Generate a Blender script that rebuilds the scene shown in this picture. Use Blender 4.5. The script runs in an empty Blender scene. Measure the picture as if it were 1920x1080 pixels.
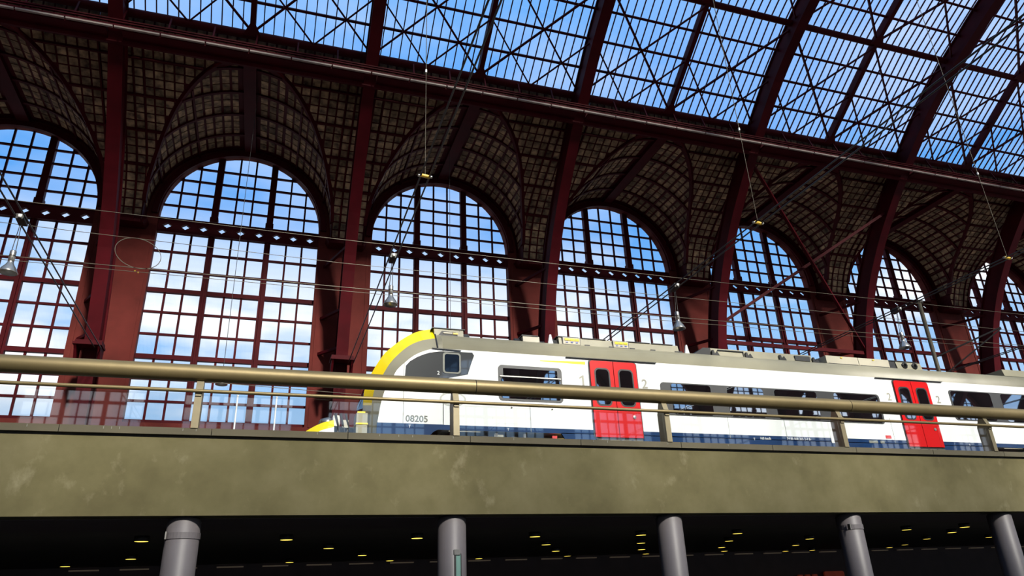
import bpy, bmesh, math, random
from mathutils import Vector, Matrix
random.seed(7)
sc = bpy.context.scene
col = sc.collection

# ------------------------------------------------------------------ camera
YAW, PIT, ROL, FPX = .33722, .41082, -.0435, 1340.666
_f = Vector((math.sin(YAW)*math.cos(PIT), math.cos(YAW)*math.cos(PIT), math.sin(PIT)))
_r = Vector((math.cos(YAW), -math.sin(YAW), 0)); _u = _r.cross(_f)
RT = math.cos(ROL)*_r + math.sin(ROL)*_u
UP = -math.sin(ROL)*_r + math.cos(ROL)*_u
cd = bpy.data.cameras.new('camera'); cam = bpy.data.objects.new('camera', cd); col.objects.link(cam)
cd.sensor_width = 36; cd.lens = FPX/1920*36; cd.clip_end = 1000; cd.clip_start = .05
cam.matrix_world = Matrix(((RT.x, UP.x, -_f.x, 0), (RT.y, UP.y, -_f.y, 0), (RT.z, UP.z, -_f.z, 0), (0, 0, 0, 1)))
sc.camera = cam
def ray(px, py): return RT*((px-960)/FPX) + UP*((540-py)/FPX) + _f
def at(px, py, Y):
    r = ray(px, py); return r*(Y/r.y)
def atz(px, py, Z):
    r = ray(px, py); return r*(Z/r.z)

# ------------------------------------------------------------------ view, world, sun
vs = sc.view_settings
vs.view_transform = 'Standard'; vs.look = 'None'; vs.gamma = 1; vs.use_curve_mapping = False; vs.exposure = 0.0
sc.display_settings.display_device = 'sRGB'
cy = sc.cycles
cy.max_bounces = 6; cy.diffuse_bounces = 3; cy.glossy_bounces = 3; cy.transparent_max_bounces = 16; cy.caustics_reflective = False; cy.caustics_refractive = False

class NT:
    def __init__(s, tree): s.t = tree; s.n = tree.nodes; s.l = tree.links; s.n.clear()
    def add(s, typ, **kw):
        n = s.n.new(typ)
        for k, v in kw.items(): setattr(n, k, v)
        return n
    def link(s, a, b): s.l.new(a, b)
    def math(s, op, a, b=None, clamp=False):
        n = s.n.new('ShaderNodeMath'); n.operation = op; n.use_clamp = clamp
        for i, v in enumerate((a, b)):
            if v is None: continue
            if isinstance(v, (int, float)): n.inputs[i].default_value = v
            else: s.l.new(v, n.inputs[i])
        return n.outputs[0]
    def mix(s, fac, a, b):
        n = s.n.new('ShaderNodeMix'); n.data_type = 'RGBA'
        for sock, v in ((n.inputs[0], fac), (n.inputs[6], a), (n.inputs[7], b)):
            if isinstance(v, (int, float)): sock.default_value = v
            elif isinstance(v, tuple): sock.default_value = (*v, 1) if len(v) == 3 else v
            else: s.l.new(v, sock)
        return n.outputs[2]
    def ramp(s, fac, stops, interp='LINEAR'):
        n = s.n.new('ShaderNodeValToRGB'); e = n.color_ramp.elements; n.color_ramp.interpolation = interp
        while len(e) > 1: e.remove(e[-1])
        e[0].position = stops[0][0]; e[0].color = (*stops[0][1], 1)
        for p, c in stops[1:]:
            x = e.new(p); x.color = (*c, 1)
        s.l.new(fac, n.inputs[0]); return n.outputs[0]

world = bpy.data.worlds.new('sky'); sc.world = world; world.use_nodes = True
w = NT(world.node_tree)
tc = w.add('ShaderNodeTexCoord'); sep = w.add('ShaderNodeSeparateXYZ'); w.link(tc.outputs['Generated'], sep.inputs[0])
sky = w.ramp(sep.outputs['Z'], [(0, (.50, .58, .66)), (.20, (.42, .64, .92)), (.36, (.24, .52, .92)), (.46, (.125, .40, .90)), (.62, (.135, .41, .95)), (.75, (.20, .48, .96)), (1, (.28, .52, .95))])
# soft streaky cloud, denser towards the horizon
mp = w.add('ShaderNodeMapping'); mp.inputs['Scale'].default_value = (1, 1, 2.6); mp.inputs['Location'].default_value = (.45, 0, 0)
w.link(tc.outputs['Generated'], mp.inputs[0])
nz = w.add('ShaderNodeTexNoise'); nz.inputs['Scale'].default_value = 2.6; nz.inputs['Detail'].default_value = 5; nz.inputs['Roughness'].default_value = .5
w.link(mp.outputs[0], nz.inputs['Vector'])
low = w.ramp(sep.outputs['Z'], [(.0, (1, 1, 1)), (.34, (1, 1, 1)), (.46, (.25, .25, .25)), (.7, (.20, .20, .20)), (1, (.3, .3, .3))])
cl = w.ramp(nz.outputs['Fac'], [(.45, (0, 0, 0)), (.575, (1, 1, 1))])
veil = w.math('MULTIPLY', w.ramp(sep.outputs['X'], [(.30, (0, 0, 0)), (.85, (.28, .28, .28))]), w.ramp(sep.outputs['Z'], [(.46, (0, 0, 0)), (.60, (1, 1, 1))]))
fac = w.math('ADD', w.math('MULTIPLY', cl, low, True), veil, True)
skyc = w.mix(fac, sky, (1.05, 1.07, 1.10))
bg = w.add('ShaderNodeBackground'); w.link(skyc, bg.inputs[0]); bg.inputs[1].default_value = 1.08
wo = w.add('ShaderNodeOutputWorld'); w.link(bg.outputs[0], wo.inputs[0])

sun = bpy.data.lights.new('sun', 'SUN'); sun.energy = 9.5; sun.angle = math.radians(5); sun.color = (1, .95, .84)
so = bpy.data.objects.new('sun', sun); col.objects.link(so)
so.rotation_euler = Vector((-.20, .84, -.545)).to_track_quat('-Z', 'Y').to_euler()

# ------------------------------------------------------------------ materials
MAT = {}
def pmat(name, base, rough=.5, metal=0, var=.12, scale=3.0, spec=.5, dark=None, bump=0, coord='Object', rnd=0, coat=0, emit=None):
    m = bpy.data.materials.new(name); m.use_nodes = True; t = NT(m.node_tree)
    p = t.add('ShaderNodeBsdfPrincipled'); o = t.add('ShaderNodeOutputMaterial'); t.link(p.outputs[0], o.inputs[0])
    if coord == 'World':
        g = t.add('ShaderNodeNewGeometry'); vec = g.outputs['Position']
    else:
        g = t.add('ShaderNodeTexCoord'); vec = g.outputs['Object']
    n = t.add('ShaderNodeTexNoise'); n.inputs['Scale'].default_value = scale; n.inputs['Detail'].default_value = 6; t.link(vec, n.inputs['Vector'])
    lo = tuple(c*(1-var) for c in base) if dark is None else dark
    hi = tuple(min(1, c*(1+var)) for c in base)
    f = n.outputs['Fac']
    c = t.ramp(f, [(.32, lo), (.68, hi)])
    if rnd:
        oi = t.add('ShaderNodeObjectInfo'); v = t.math('MULTIPLY_ADD', oi.outputs['Random'], rnd); v.node.inputs[2].default_value = 1-rnd/2
        h = t.add('ShaderNodeHueSaturation'); t.link(v, h.inputs['Value']); t.link(c, h.inputs['Color']); c = h.outputs[0]
    t.link(c, p.inputs['Base Color'])
    p.inputs['Roughness'].default_value = rough; p.inputs['Metallic'].default_value = metal; p.inputs['Specular IOR Level'].default_value = spec
    p.inputs['Coat Weight'].default_value = coat; p.inputs['Coat Roughness'].default_value = .06
    if emit: p.inputs['Emission Color'].default_value = (*emit[0], 1); p.inputs['Emission Strength'].default_value = emit[1]
    if bump:
        b = t.add('ShaderNodeBump'); b.inputs['Strength'].default_value = bump; b.inputs['Distance'].default_value = .02
        n2 = t.add('ShaderNodeTexNoise'); n2.inputs['Scale'].default_value = scale*6; t.link(vec, n2.inputs['Vector']); t.link(n2.outputs['Fac'], b.inputs['Height']); t.link(b.outputs[0], p.inputs['Normal'])
    MAT[name] = m; return m
def glass(name, tint, gloss, rough=.02, gcol=(1, 1, 1), diff=None):
    m = bpy.data.materials.new(name); m.use_nodes = True; t = NT(m.node_tree)
    o = t.add('ShaderNodeOutputMaterial')
    if diff is None:
        a = t.add('ShaderNodeBsdfTransparent'); a.inputs[0].default_value = (*tint, 1)
    else:
        a = t.add('ShaderNodeBsdfDiffuse'); a.inputs[0].default_value = (*diff, 1)
    g = t.add('ShaderNodeBsdfGlossy'); g.inputs['Roughness'].default_value = rough; g.inputs[0].default_value = (*gcol, 1)
    lw = t.add('ShaderNodeLayerWeight'); lw.inputs[0].default_value = .5
    sch = t.math('POWER', lw.outputs['Facing'], 5.0)
    fac = t.math('ADD', t.math('MULTIPLY', sch, .45), gloss, True)
    x = t.add('ShaderNodeMixShader'); t.link(fac, x.inputs[0]); t.link(a.outputs[0], x.inputs[1]); t.link(g.outputs[0], x.inputs[2]); t.link(x.outputs[0], o.inputs[0])
    MAT[name] = m; return m
pmat('red_iron', (.058, .0022, .0050), .6, var=.18, scale=1.2, coord='World', spec=.10)
pmat('red_plaster', (.105, .0175, .0140), .75, spec=.12, var=.22, scale=.8, coord='World', bump=.15)
pmat('stone', (.43, .290, .165), .8, spec=.2, scale=3.2, coord='World', dark=(.085, .057, .042), rnd=.9)
pmat('concrete', (.300, .265, .150), .85, var=.10, scale=1.5, coord='World', bump=.1)
pmat('cap', (.075, .064, .037), .8, var=.10, scale=2, coord='World')
pmat('bronze', (.19, .145, .066), .48, metal=.5, var=.06, scale=4, coord='World')
pmat('steel_post', (.19, .16, .095), .45, metal=.4, var=.08, scale=4, coord='World')
pmat('column_paint', (.120, .108, .114), .5, var=.05, scale=2, coord='World')
pmat('dark_ceiling', (.055, .038, .046), .6, var=.1, scale=2, coord='World')
pmat('floor_grey', (.085, .08, .075), .7, var=.1, scale=1, coord='World')
pmat('train_white', (.86, .87, .84), .3, var=.02, scale=.6, coord='World', coat=.4)
pmat('train_grey', (.265, .247, .172), .45, var=.06, scale=1.5, coord='World')
pmat('train_yellow', (.90, .66, .004), .35, var=.05, scale=2, coord='World', coat=.3)
pmat('train_red', (.58, .0015, .002), .35, var=.05, scale=2, coord='World', coat=.12, spec=.3)
pmat('train_blue', (.003, .030, .105), .22, var=.1, scale=2, coord='World', coat=.5)
pmat('train_black', (.012, .012, .013), .5, var=.2, scale=4, coord='World')
pmat('frame_grey', (.05, .05, .05), .4, var=.06, scale=2, coord='World')
pmat('letter_grey', (.20, .205, .175), .6, var=.03, scale=2, coord='World')
pmat('logo_pale', (.50, .51, .46), .6, var=.03, scale=2, coord='World')
pmat('numeral_pale', (.34, .33, .27), .6, var=.03, scale=2, coord='World')
pmat('paint_white', (.85, .85, .82), .5, var=.03, scale=2, coord='World')
pmat('roof_box', (.27, .25, .17), .5, var=.08, scale=2, coord='World')
pmat('roof_box_pale', (.44, .405, .31), .5, var=.06, scale=2, coord='World')
pmat('aluminium', (.55, .52, .46), .28, metal=.9, var=.05, scale=5)
pmat('cable', (.03, .025, .022), .5, var=.1, scale=5)
pmat('wire_pale', (.075, .062, .038), .5, metal=.3, var=.1, scale=5)
pmat('insulator', (.75, .48, .06), .4, var=.1, scale=5)
pmat('strip_pale', (.36, .29, .25), .6, var=.12, scale=3, coord='World')
pmat('signal_red', (.6, .02, .02), .5, var=.05, scale=3)
pmat('label_blue', (.05, .10, .45), .5, var=.05, scale=3)
pmat('downlight', (.9, .7, .2), .5, emit=((1, .72, .10), 2.6))
pmat('dim_strip', (.5, .4, .3), .5, emit=((.8, .6, .4), .035))
pmat('shop_glow', (.6, .1, .05), .5, emit=((1, .12, .04), .03))
pmat('sign_green', (.16, .30, .26), .3, var=.05, scale=3)
glass('roof_glass', (.985, .99, 1), .015)
glass('window_glass', (.985, .99, 1), .015)
glass('rail_glass', (.97, .985, .985), .072)
glass('train_glass', (1, 1, 1), .60, .015, (.80, .88, 1), diff=(.012, .012, .014))
glass('cab_glass', (1, 1, 1), .05, .03, (.7, .85, 1), diff=(.010, .016, .028))
glass('cab_panel', (1, 1, 1), .13, .03, (1, 1, 1), diff=(.075, .078, .08))

# ------------------------------------------------------------------ builders
def mesh(name, verts, faces, mat, smooth=False):
    me = bpy.data.meshes.new(name); me.from_pydata([tuple(v) for v in verts], [], faces)
    for m in (mat if isinstance(mat, (list, tuple)) else [mat]): me.materials.append(MAT[m])
    if smooth:
        for p in me.polygons: p.use_smooth = True
    return me
def link(o, parent=None):
    col.objects.link(o)
    if parent is not None:
        o.parent = parent
        if parent.type == 'EMPTY' and parent.parent is None:
            o.matrix_parent_inverse = Matrix.Translation(-parent.location)
    return o
def obj(name, me, parent=None, mw=None):
    o = bpy.data.objects.new(name, me)
    if mw is not None: o.matrix_basis = mw
    return link(o, parent)
def tag(o, label=None, cat=None, group=None, kind=None):
    if label: o['label'] = label
    if cat: o['category'] = cat
    if group: o['group'] = group
    if kind: o['kind'] = kind
    return o
def thing(name, loc, label, cat, group=None, kind=None):
    e = bpy.data.objects.new(name, None); e.location = loc; e.empty_display_size = .2; col.objects.link(e)
    return tag(e, label, cat, group, kind)
CUBE_V = [(x, y, z) for x in (-.5, .5) for y in (-.5, .5) for z in (-.5, .5)]
CUBE_F = [(0, 1, 3, 2), (4, 6, 7, 5), (0, 4, 5, 1), (2, 3, 7, 6), (0, 2, 6, 4), (1, 5, 7, 3)]
_ub = {}; _uc = {}
def ubox(mat):
    if mat not in _ub: _ub[mat] = mesh('block_'+mat, CUBE_V, CUBE_F, mat)
    return _ub[mat]
def ucyl(mat, n=12):
    k = (mat, n)
    if k not in _uc:
        v = []; f = []
        for i in range(n):
            a = 2*math.pi*i/n; v += [(-.5, math.cos(a), math.sin(a)), (.5, math.cos(a), math.sin(a))]
        for i in range(n): j = (i+1) % n; f.append((2*i, 2*j, 2*j+1, 2*i+1))
        f.append(tuple(2*i for i in range(n))[::1]); f.append(tuple(2*i+1 for i in range(n))[::-1])
        me = mesh('rod_'+mat, v, f, mat)
        for p in me.polygons:
            if len(p.vertices) == 4: p.use_smooth = True
        _uc[k] = me
    return _uc[k]
def frame(p, q, w_, h, up=(0, 0, 1)):
    p = Vector(p); q = Vector(q); d = q-p; L = d.length; x = d/L; u = Vector(up)
    if abs(x.dot(u)) > .999: u = Vector((0, 1, 0))
    y = u.cross(x).normalized(); z = x.cross(y); c = (p+q)/2
    return Matrix(((x.x*L, y.x*w_, z.x*h, c.x), (x.y*L, y.y*w_, z.y*h, c.y), (x.z*L, y.z*w_, z.z*h, c.z), (0, 0, 0, 1)))
def bar(name, p, q, w_, h, mat, parent=None, up=(0, 0, 1)): return obj(name, ubox(mat), parent, frame(p, q, w_, h, up))
def rod(name, p, q, r, mat, parent=None, n=12): return obj(name, ucyl(mat, n), parent, frame(p, q, r, r))
def box(name, x0, x1, y0, y1, z0, z1, mat, parent=None):
    return obj(name, ubox(mat), parent, Matrix(((x1-x0, 0, 0, (x0+x1)/2), (0, y1-y0, 0, (y0+y1)/2), (0, 0, z1-z0, (z0+z1)/2), (0, 0, 0, 1))))
class MB:
    """collects shapes into one mesh"""
    def __init__(s): s.v = []; s.f = []
    def add(s, v, f):
        b = len(s.v); s.v += [tuple(x) for x in v]; s.f += [tuple(i+b for i in q) for q in f]; return s
    def box(s, x0, x1, y0, y1, z0, z1): return s.add([(x, y, z) for x in (x0, x1) for y in (y0, y1) for z in (z0, z1)], CUBE_F)
    def bar(s, p, q, w_, h, up=(0, 0, 1)):
        m = frame(p, q, w_, h, up); return s.add([m @ Vector(v) for v in CUBE_V], CUBE_F)
    def prism_y(s, poly, y0, y1):
        n = len(poly); v = [(x, y0, z) for x, z in poly]+[(x, y1, z) for x, z in poly]
        return s.add(v, [tuple(range(n)), tuple(range(2*n-1, n-1, -1))]+[(i, i+n, (i+1) % n+n, (i+1) % n) for i in range(n)])
    def prism_x(s, poly, x0, x1):
        n = len(poly); v = [(x0, y, z) for y, z in poly]+[(x1, y, z) for y, z in poly]
        return s.add(v, [tuple(range(n)), tuple(range(2*n-1, n-1, -1))]+[(i, i+n, (i+1) % n+n, (i+1) % n) for i in range(n)])
    def lathe(s, prof, c, n=20):
        b = len(s.v); c = Vector(c)
        for r, z in prof:
            for i in range(n):
                a = 2*math.pi*i/n; s.v.append((c.x+r*math.cos(a), c.y+r*math.sin(a), c.z+z))
        for k in range(len(prof)-1):
            for i in range(n):
                j = (i+1) % n; s.f.append((b+k*n+i, b+k*n+j, b+(k+1)*n+j, b+(k+1)*n+i))
        return s
    def build(s, name, mat, parent=None, smooth=False): return obj(name, mesh(name, s.v, s.f, mat, smooth), parent)
def rr(x0, x1, z0, z1, r, n=5):
    out = []
    for cx, cz, a0 in ((x1-r, z1-r, 0), (x0+r, z1-r, 90), (x0+r, z0+r, 180), (x1-r, z0+r, 270)):
        for i in range(n+1):
            a = math.radians(a0+90*i/n); out.append((cx+r*math.cos(a), cz+r*math.sin(a)))
    return out
def clip(poly, a, b):
    """keep the part of a polygon left of the line a->b"""
    def side(p): return (b[0]-a[0])*(p[1]-a[1])-(b[1]-a[1])*(p[0]-a[0])
    out = []
    for i in range(len(poly)):
        p, q = poly[i], poly[(i+1) % len(poly)]; sp_, sq = side(p), side(q)
        if sp_ >= 0: out.append(p)
        if (sp_ >= 0) != (sq >= 0):
            t = sp_/(sp_-sq); out.append((p[0]+t*(q[0]-p[0]), p[1]+t*(q[1]-p[1])))
    return out
def catmull(P, n=4):
    out = []
    for i in range(len(P)-1):
        p0, p1, p2, p3 = P[max(0, i-1)], P[i], P[i+1], P[min(len(P)-1, i+2)]
        for k in range(n):
            t = k/n
            out.append(tuple(.5*(2*b+(c-a)*t+(2*a-5*b+4*c-d)*t*t+(3*b-a-3*c+d)*t**3) for a, b, c, d in zip(p0, p1, p2, p3)))
    out.append(tuple(P[-1])); return out
TEXTS = {}
def text_mesh(s, size, bold=.0):
    c = bpy.data.curves.new('lettering', 'FONT'); c.body = s; c.size = size; c.extrude = 0; c.resolution_u = 3; c.bevel_depth = bold; c.bevel_resolution = 0
    o = bpy.data.objects.new('lettering', c); col.objects.link(o)
    TEXTS[(s, size)] = o
for s_, z_, b_ in (('B', .26, .01), ('08205', .235, .010), ('1', .40, .012), ('2', .38, .012), ('2', .36, .012), ('2', .14, .006), ('74 88 008 205 2-4 B-', .105, .003), ('160 km/h', .105, .003), ('T', .10, .003)): text_mesh(s_, z_, b_*.6)
dg = bpy.context.evaluated_depsgraph_get()
for k_, o_ in list(TEXTS.items()):
    TEXTS[k_] = bpy.data.meshes.new_from_object(o_.evaluated_get(dg)); cu = o_.data; bpy.data.objects.remove(o_); bpy.data.curves.remove(cu)
def text(name, s, size, loc, mat, parent):
    me = TEXTS[(s, size)].copy(); me.materials.clear(); me.materials.append(MAT[mat])
    return obj(name, me, parent, Matrix.Translation(loc) @ Matrix.Rotation(math.pi/2, 4, 'X'))

# ------------------------------------------------------------------ hall geometry constants
X0, P = 8.354, 10.74                      # centre of bay 3, bay length
YW, YP = 36.0, 35.6                       # window plane, pier face
HW, MUL = 3.944, 1.376                    # window half width, mullion offset
ZG0, ZG1 = 17.87, 18.67                   # girder with diamonds
ZD, ZC, ZS = 14.66, 11.24, 8.02           # transoms, sill
ZV, RV = 18.70, 4.50                      # vault springing and radius
FLOOR = 2.88
MID = 2.0                                 # hall axis (Y)
def XC(b): return X0+(b-3)*P
ORD = {0: 'far left bay out of the corner', 1: 'leftmost', 2: 'second from left', 3: 'third from left', 4: 'fourth from left', 5: 'fifth from left', 6: 'sixth from left', 7: 'seventh from left', 8: 'eighth from left', 9: 'rightmost'}
WHERE = {0: 'beyond the first rib outside the picture', 1: 'at the picture\'s edge beside the first rib', 2: 'above the empty handrail', 3: 'above the yellow train nose', 4: 'above the first red train door',
         5: 'behind the crossed diagonal braces', 6: 'behind the grey mast', 7: 'beyond the grey mast', 8: 'beyond the mast near the far edge', 9: 'at the far end of the hall'}
VIS = range(0, 9)                          # bays of the far wall that are built in full
OPP = range(-2, 11)                        # bays of the wall across the hall, seen in reflections

RIB = catmull([(34.3, FLOOR), (34.2, 8), (33.9, 10.6), (33.45, 12.75), (32.75, 15.2), (31.8, 17.25), (30.9, 18.68), (30.0, 19.9), (28.6, 21.5), (27.4, 22.75), (26.5, 23.6), (24.7, 25.2), (22.6, 26.65), (20.9, 27.6), (19.0, 28.6), (14, 30.8), (8, 32.6), (2, 33.2)], 3)
SP = catmull([(34.85, 17.75), (34.35, 19.0), (33.7, 20.0), (33.0, 20.62), (32.1, 21.18), (30.95, 21.8), (29.7, 22.45), (28.8, 22.9), (28.3, 23.17), (27.95, 23.55), (27.74, 24.3)], 4)
SPL = [0]
for i in range(1, len(SP)): SPL.append(SPL[-1]+math.dist(SP[i], SP[i-1]))
def sp(s):
    s = min(max(s, 0), SPL[-1]-1e-6); i = 0
    while SPL[i+1] < s: i += 1
    t = (s-SPL[i])/(SPL[i+1]-SPL[i]); a, b = SP[i], SP[i+1]; L = SPL[i+1]-SPL[i]
    return (a[0]+(b[0]-a[0])*t, a[1]+(b[1]-a[1])*t), ((b[0]-a[0])/L, (b[1]-a[1])/L)
def sp_y(z):
    if z <= SP[0][1]: return SP[0][0]
    for a, b in zip(SP, SP[1:]):
        if z <= b[1]: return a[0]+(b[0]-a[0])*(z-a[1])/(b[1]-a[1])
    return SP[-1][0]
def sp_s(z):
    for i, (a, b) in enumerate(zip(SP, SP[1:])):
        if z <= b[1]: return SPL[i]+(SPL[i+1]-SPL[i])*max(0, (z-a[1]))/(b[1]-a[1])
    return SPL[-1]
TUBES = [(27.5, 24.12), (22.7, 27.45), (17.6, 30.2), (12.4, 32.3), (7.2, 33.7), (2.0, 34.25)]

# ------------------------------------------------------------------ structure: floors and the lower level
def structure(o, label, cat): return tag(o, label, cat, kind='structure')
fl = structure(box('floor', -40, 110, 13.55, 36.6, 1.58, FLOOR, 'floor_grey'), 'grey upper platform floor slab behind the concrete parapet', 'floor')
lf = structure(box('lower_floor', -40, 110, -34, 40, -2.0, -1.65, 'floor_grey'), 'grey lower concourse floor under the columns', 'floor')
of = structure(box('opposite_floor', -40, 110, -34, -14, 1.58, FLOOR, 'floor_grey'), 'grey platform floor on the other side of the atrium', 'floor')

# concrete parapet: beam, coping segments
pf = MB(); pf.box(-40, 110, 13.5, 13.95, 1.50, 2.79); pf.box(-40, 110, 13.56, 13.95, 2.79, 2.835)
m = bpy.data.materials.new('concrete_parapet'); m.use_nodes = True; t = NT(m.node_tree)
pb = t.add('ShaderNodeBsdfPrincipled'); oo = t.add('ShaderNodeOutputMaterial'); t.link(pb.outputs[0], oo.inputs[0]); pb.inputs['Roughness'].default_value = .85; pb.inputs['Specular IOR Level'].default_value = .25
g = t.add('ShaderNodeNewGeometry')
n1 = t.add('ShaderNodeTexNoise'); n1.inputs['Scale'].default_value = .9; n1.inputs['Detail'].default_value = 8; n1.inputs['Roughness'].default_value = .6; t.link(g.outputs['Position'], n1.inputs['Vector'])
base = t.ramp(n1.outputs['Fac'], [(.30, (.074, .063, .027)), (.50, (.103, .090, .041)), (.70, (.132, .115, .059))])
mpp = t.add('ShaderNodeMapping'); mpp.inputs['Scale'].default_value = (1.1, 1, .8); mpp.inputs['Rotation'].default_value = (0, .35, 0); t.link(g.outputs['Position'], mpp.inputs[0])
n2 = t.add('ShaderNodeTexNoise'); n2.inputs['Scale'].default_value = 2.2; n2.inputs['Detail'].default_value = 9; n2.inputs['Roughness'].default_value = .62; t.link(mpp.outputs[0], n2.inputs['Vector'])
spots = t.ramp(n2.outputs['Fac'], [(.60, (0, 0, 0)), (.76, (.5, .5, .5))])
t.link(t.mix(spots, base, (.225, .200, .125)), pb.inputs['Base Color'])
bp = t.add('ShaderNodeBump'); bp.inputs['Strength'].default_value = .12; t.link(n2.outputs['Fac'], bp.inputs['Height']); t.link(bp.outputs[0], pb.inputs['Normal'])
MAT['concrete_parapet'] = m
wf = structure(pf.build('wall_front', 'concrete_parapet'), 'long stained olive concrete parapet beam under the handrail', 'parapet')
x = -15.0
while x < 40:
    box('coping', x+.006, x+2.334, 13.44, 14.0, 2.835, 2.955, 'cap', wf); x += 2.34
# joints at the base of the coping: small lead tabs
for px in (47, 192, 207, 222, 342, 367, 595, 712, 748, 774, 850, 963, 1112, 1138, 1250, 1362):
    p = at(px, 812, 13.43); box('coping_joint', p.x-.004, p.x+.004, 13.434, 13.442, 2.90, 2.94, 'letter_grey', wf)

# lower ceiling
lc = structure(box('ceiling', -40, 110, 13.95, 16.0, 1.49, 1.58, 'dark_ceiling'), 'dark ceiling of the concourse below the parapet', 'ceiling')
box('ceiling_beam', -12, 60, 16.32, 16.95, 1.42, 1.58, 'train_black', lc)
for k in range(-8, 75):
    xa = -4.42+.588*k
    if xa > 32: break
    box('ceiling_panel', xa+.015, xa+.573, 16.04, 16.30, 1.50, 1.55, 'dark_ceiling', lc)
    box('ceiling_panel', xa+.02, xa+.568, 16.98, 29.4, 1.50, 1.55, 'dark_ceiling', lc)
lw_ = structure(box('wall_lower', -40, 110, 29.4, 29.7, -1.65, 1.58, 'dark_ceiling'), 'dark back wall of the lower concourse behind the columns', 'wall')
spots_px = [(265, 1016), (245, 1049), (122, 1063), (537, 1013), (616, 1029), (543, 1055), (782, 1010), (679, 1042), (731, 1052), (1003, 1007), (1024, 1022), (1042, 1034), (1064, 1043), (898, 1048), (1202, 1004), (1202, 1019), (1203, 1031), (1211, 1039), (1383, 1001), (1367, 1015), (1353, 1027), (1358, 1034), (1518, 1011), (1492, 1023), (1473, 1034), (1523, 1032), (1700, 994), (1785, 999), (1809, 989), (1738, 1011), (1697, 1022), (1668, 1027), (1855, 1008)]
ring_me = MB().lathe([(.13, .13), (.155, .13), (.155, 0), (.145, -.006), (.135, 0), (.13, .13)], (0, 0, 0), 16)
ring_me = mesh('trim_ring', ring_me.v, ring_me.f, 'train_black', True)
disc = MB(); disc.v = [(.14*math.cos(a*math.pi/8), .14*math.sin(a*math.pi/8), zz) for zz in (0, .012) for a in range(16)]
disc.f = [tuple(range(16)), tuple(range(31, 15, -1))]+[(i, (i+1) % 16, (i+1) % 16+16, i+16) for i in range(16)]
disc_me = mesh('lens', disc.v, disc.f, 'downlight')
for px, py in spots_px:
    p = atz(px, py, 1.46)
    if p.y > 29: p *= 29/p.y; p.z = 1.46
    e = thing('downlight', (p.x, p.y, 1.46), 'small glowing warm yellow downlight in the dark concourse ceiling', 'light', 'downlights under the parapet')
    obj('trim_ring', ring_me, e, Matrix.Translation((p.x, p.y, 1.47))); obj('lens', disc_me, e, Matrix.Translation((p.x, p.y, 1.468)))
for k in range(34):
    xa = -6+k*1.55
    tag(box('light_strip', xa, xa+.9, 29.25, 29.38, 1.46, 1.50, 'dim_strip'), 'dim linear light at the far edge of the concourse ceiling', 'light', 'dim linear lights along the back wall')
# shop signs far back on the lower level
sg = thing('shop_sign', (at(1565, 1074, 29.3).x, 29.3, at(1565, 1074, 29.3).z), 'small red glowing shop sign low between the third and fourth columns', 'sign')
p = at(1565, 1076, 29.2); MB().prism_y(rr(p.x-.55, p.x+.55, p.z-.18, p.z+.12, .1), 29.2, 29.3).build('sign_panel', 'shop_glow', sg)
for dx in (-1.9, -1.5, -1.1):
    MB().prism_y(rr(p.x+dx-.12, p.x+dx+.12, p.z-.12, p.z+.02, .04), 29.2, 29.3).build('sign_letter', 'shop_glow', sg)

# columns
COLX = [-1.235+4.675*k for k in range(-1, 6)]
CN = ['', 'leftmost grey round column with a metal collar band', 'grey round column with the glass sign panel in front', 'plain grey round column between sign and far collar band', 'grey round column with a collar band under the fourth post', 'rightmost grey round column at the picture edge', 'grey round column beyond the edge']
for i, cx in enumerate(COLX):
    if i == 0: continue
    c = thing('column', (cx, 13.86, -1.65), CN[i], 'column', 'columns under the parapet', 'structure')
    MB().lathe([(.27, 0), (.27, 3.09), (.22, 3.14)], (cx, 13.86, -1.65), 32).build('shaft', 'column_paint', c, True)
    MB().lathe([(.19, 3.12), (.19, 3.2)], (cx, 13.86, -1.65), 32).build('neck', 'train_black', c, True)
    if i in (1, 4):
        MB().lathe([(.27, 2.80), (.283, 2.80), (.283, 2.90), (.27, 2.90)], (cx, 13.86, -1.65), 32).build('collar', 'column_paint', c)
        MB().box(cx-.245, cx-.225, 13.58, 13.66, 1.14, 1.26).build('clasp', 'aluminium', c)
s = thing('sign_panel_stand', (3.44, 13.0, -1.65), 'slim pale green glass sign panel with black edge before a column', 'sign')
p = at(858, 1036, 13.0)
box('glass_face', p.x-.035, p.x+.05, 12.98, 13.0, -1.0, p.z-.03, 'sign_green', s)
for a, b in ((-.06, -.035), (.05, .062)): box('edge_frame', p.x+a, p.x+b, 12.97, 13.01, -1.65, p.z-.02, 'train_black', s)
MB().prism_x([(12.96, p.z-.04), (13.02, p.z-.04), (13.02, p.z+.04), (12.98, p.z+.05)], p.x-.07, p.x+.04).build('top_bracket', 'train_black', s)

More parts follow.
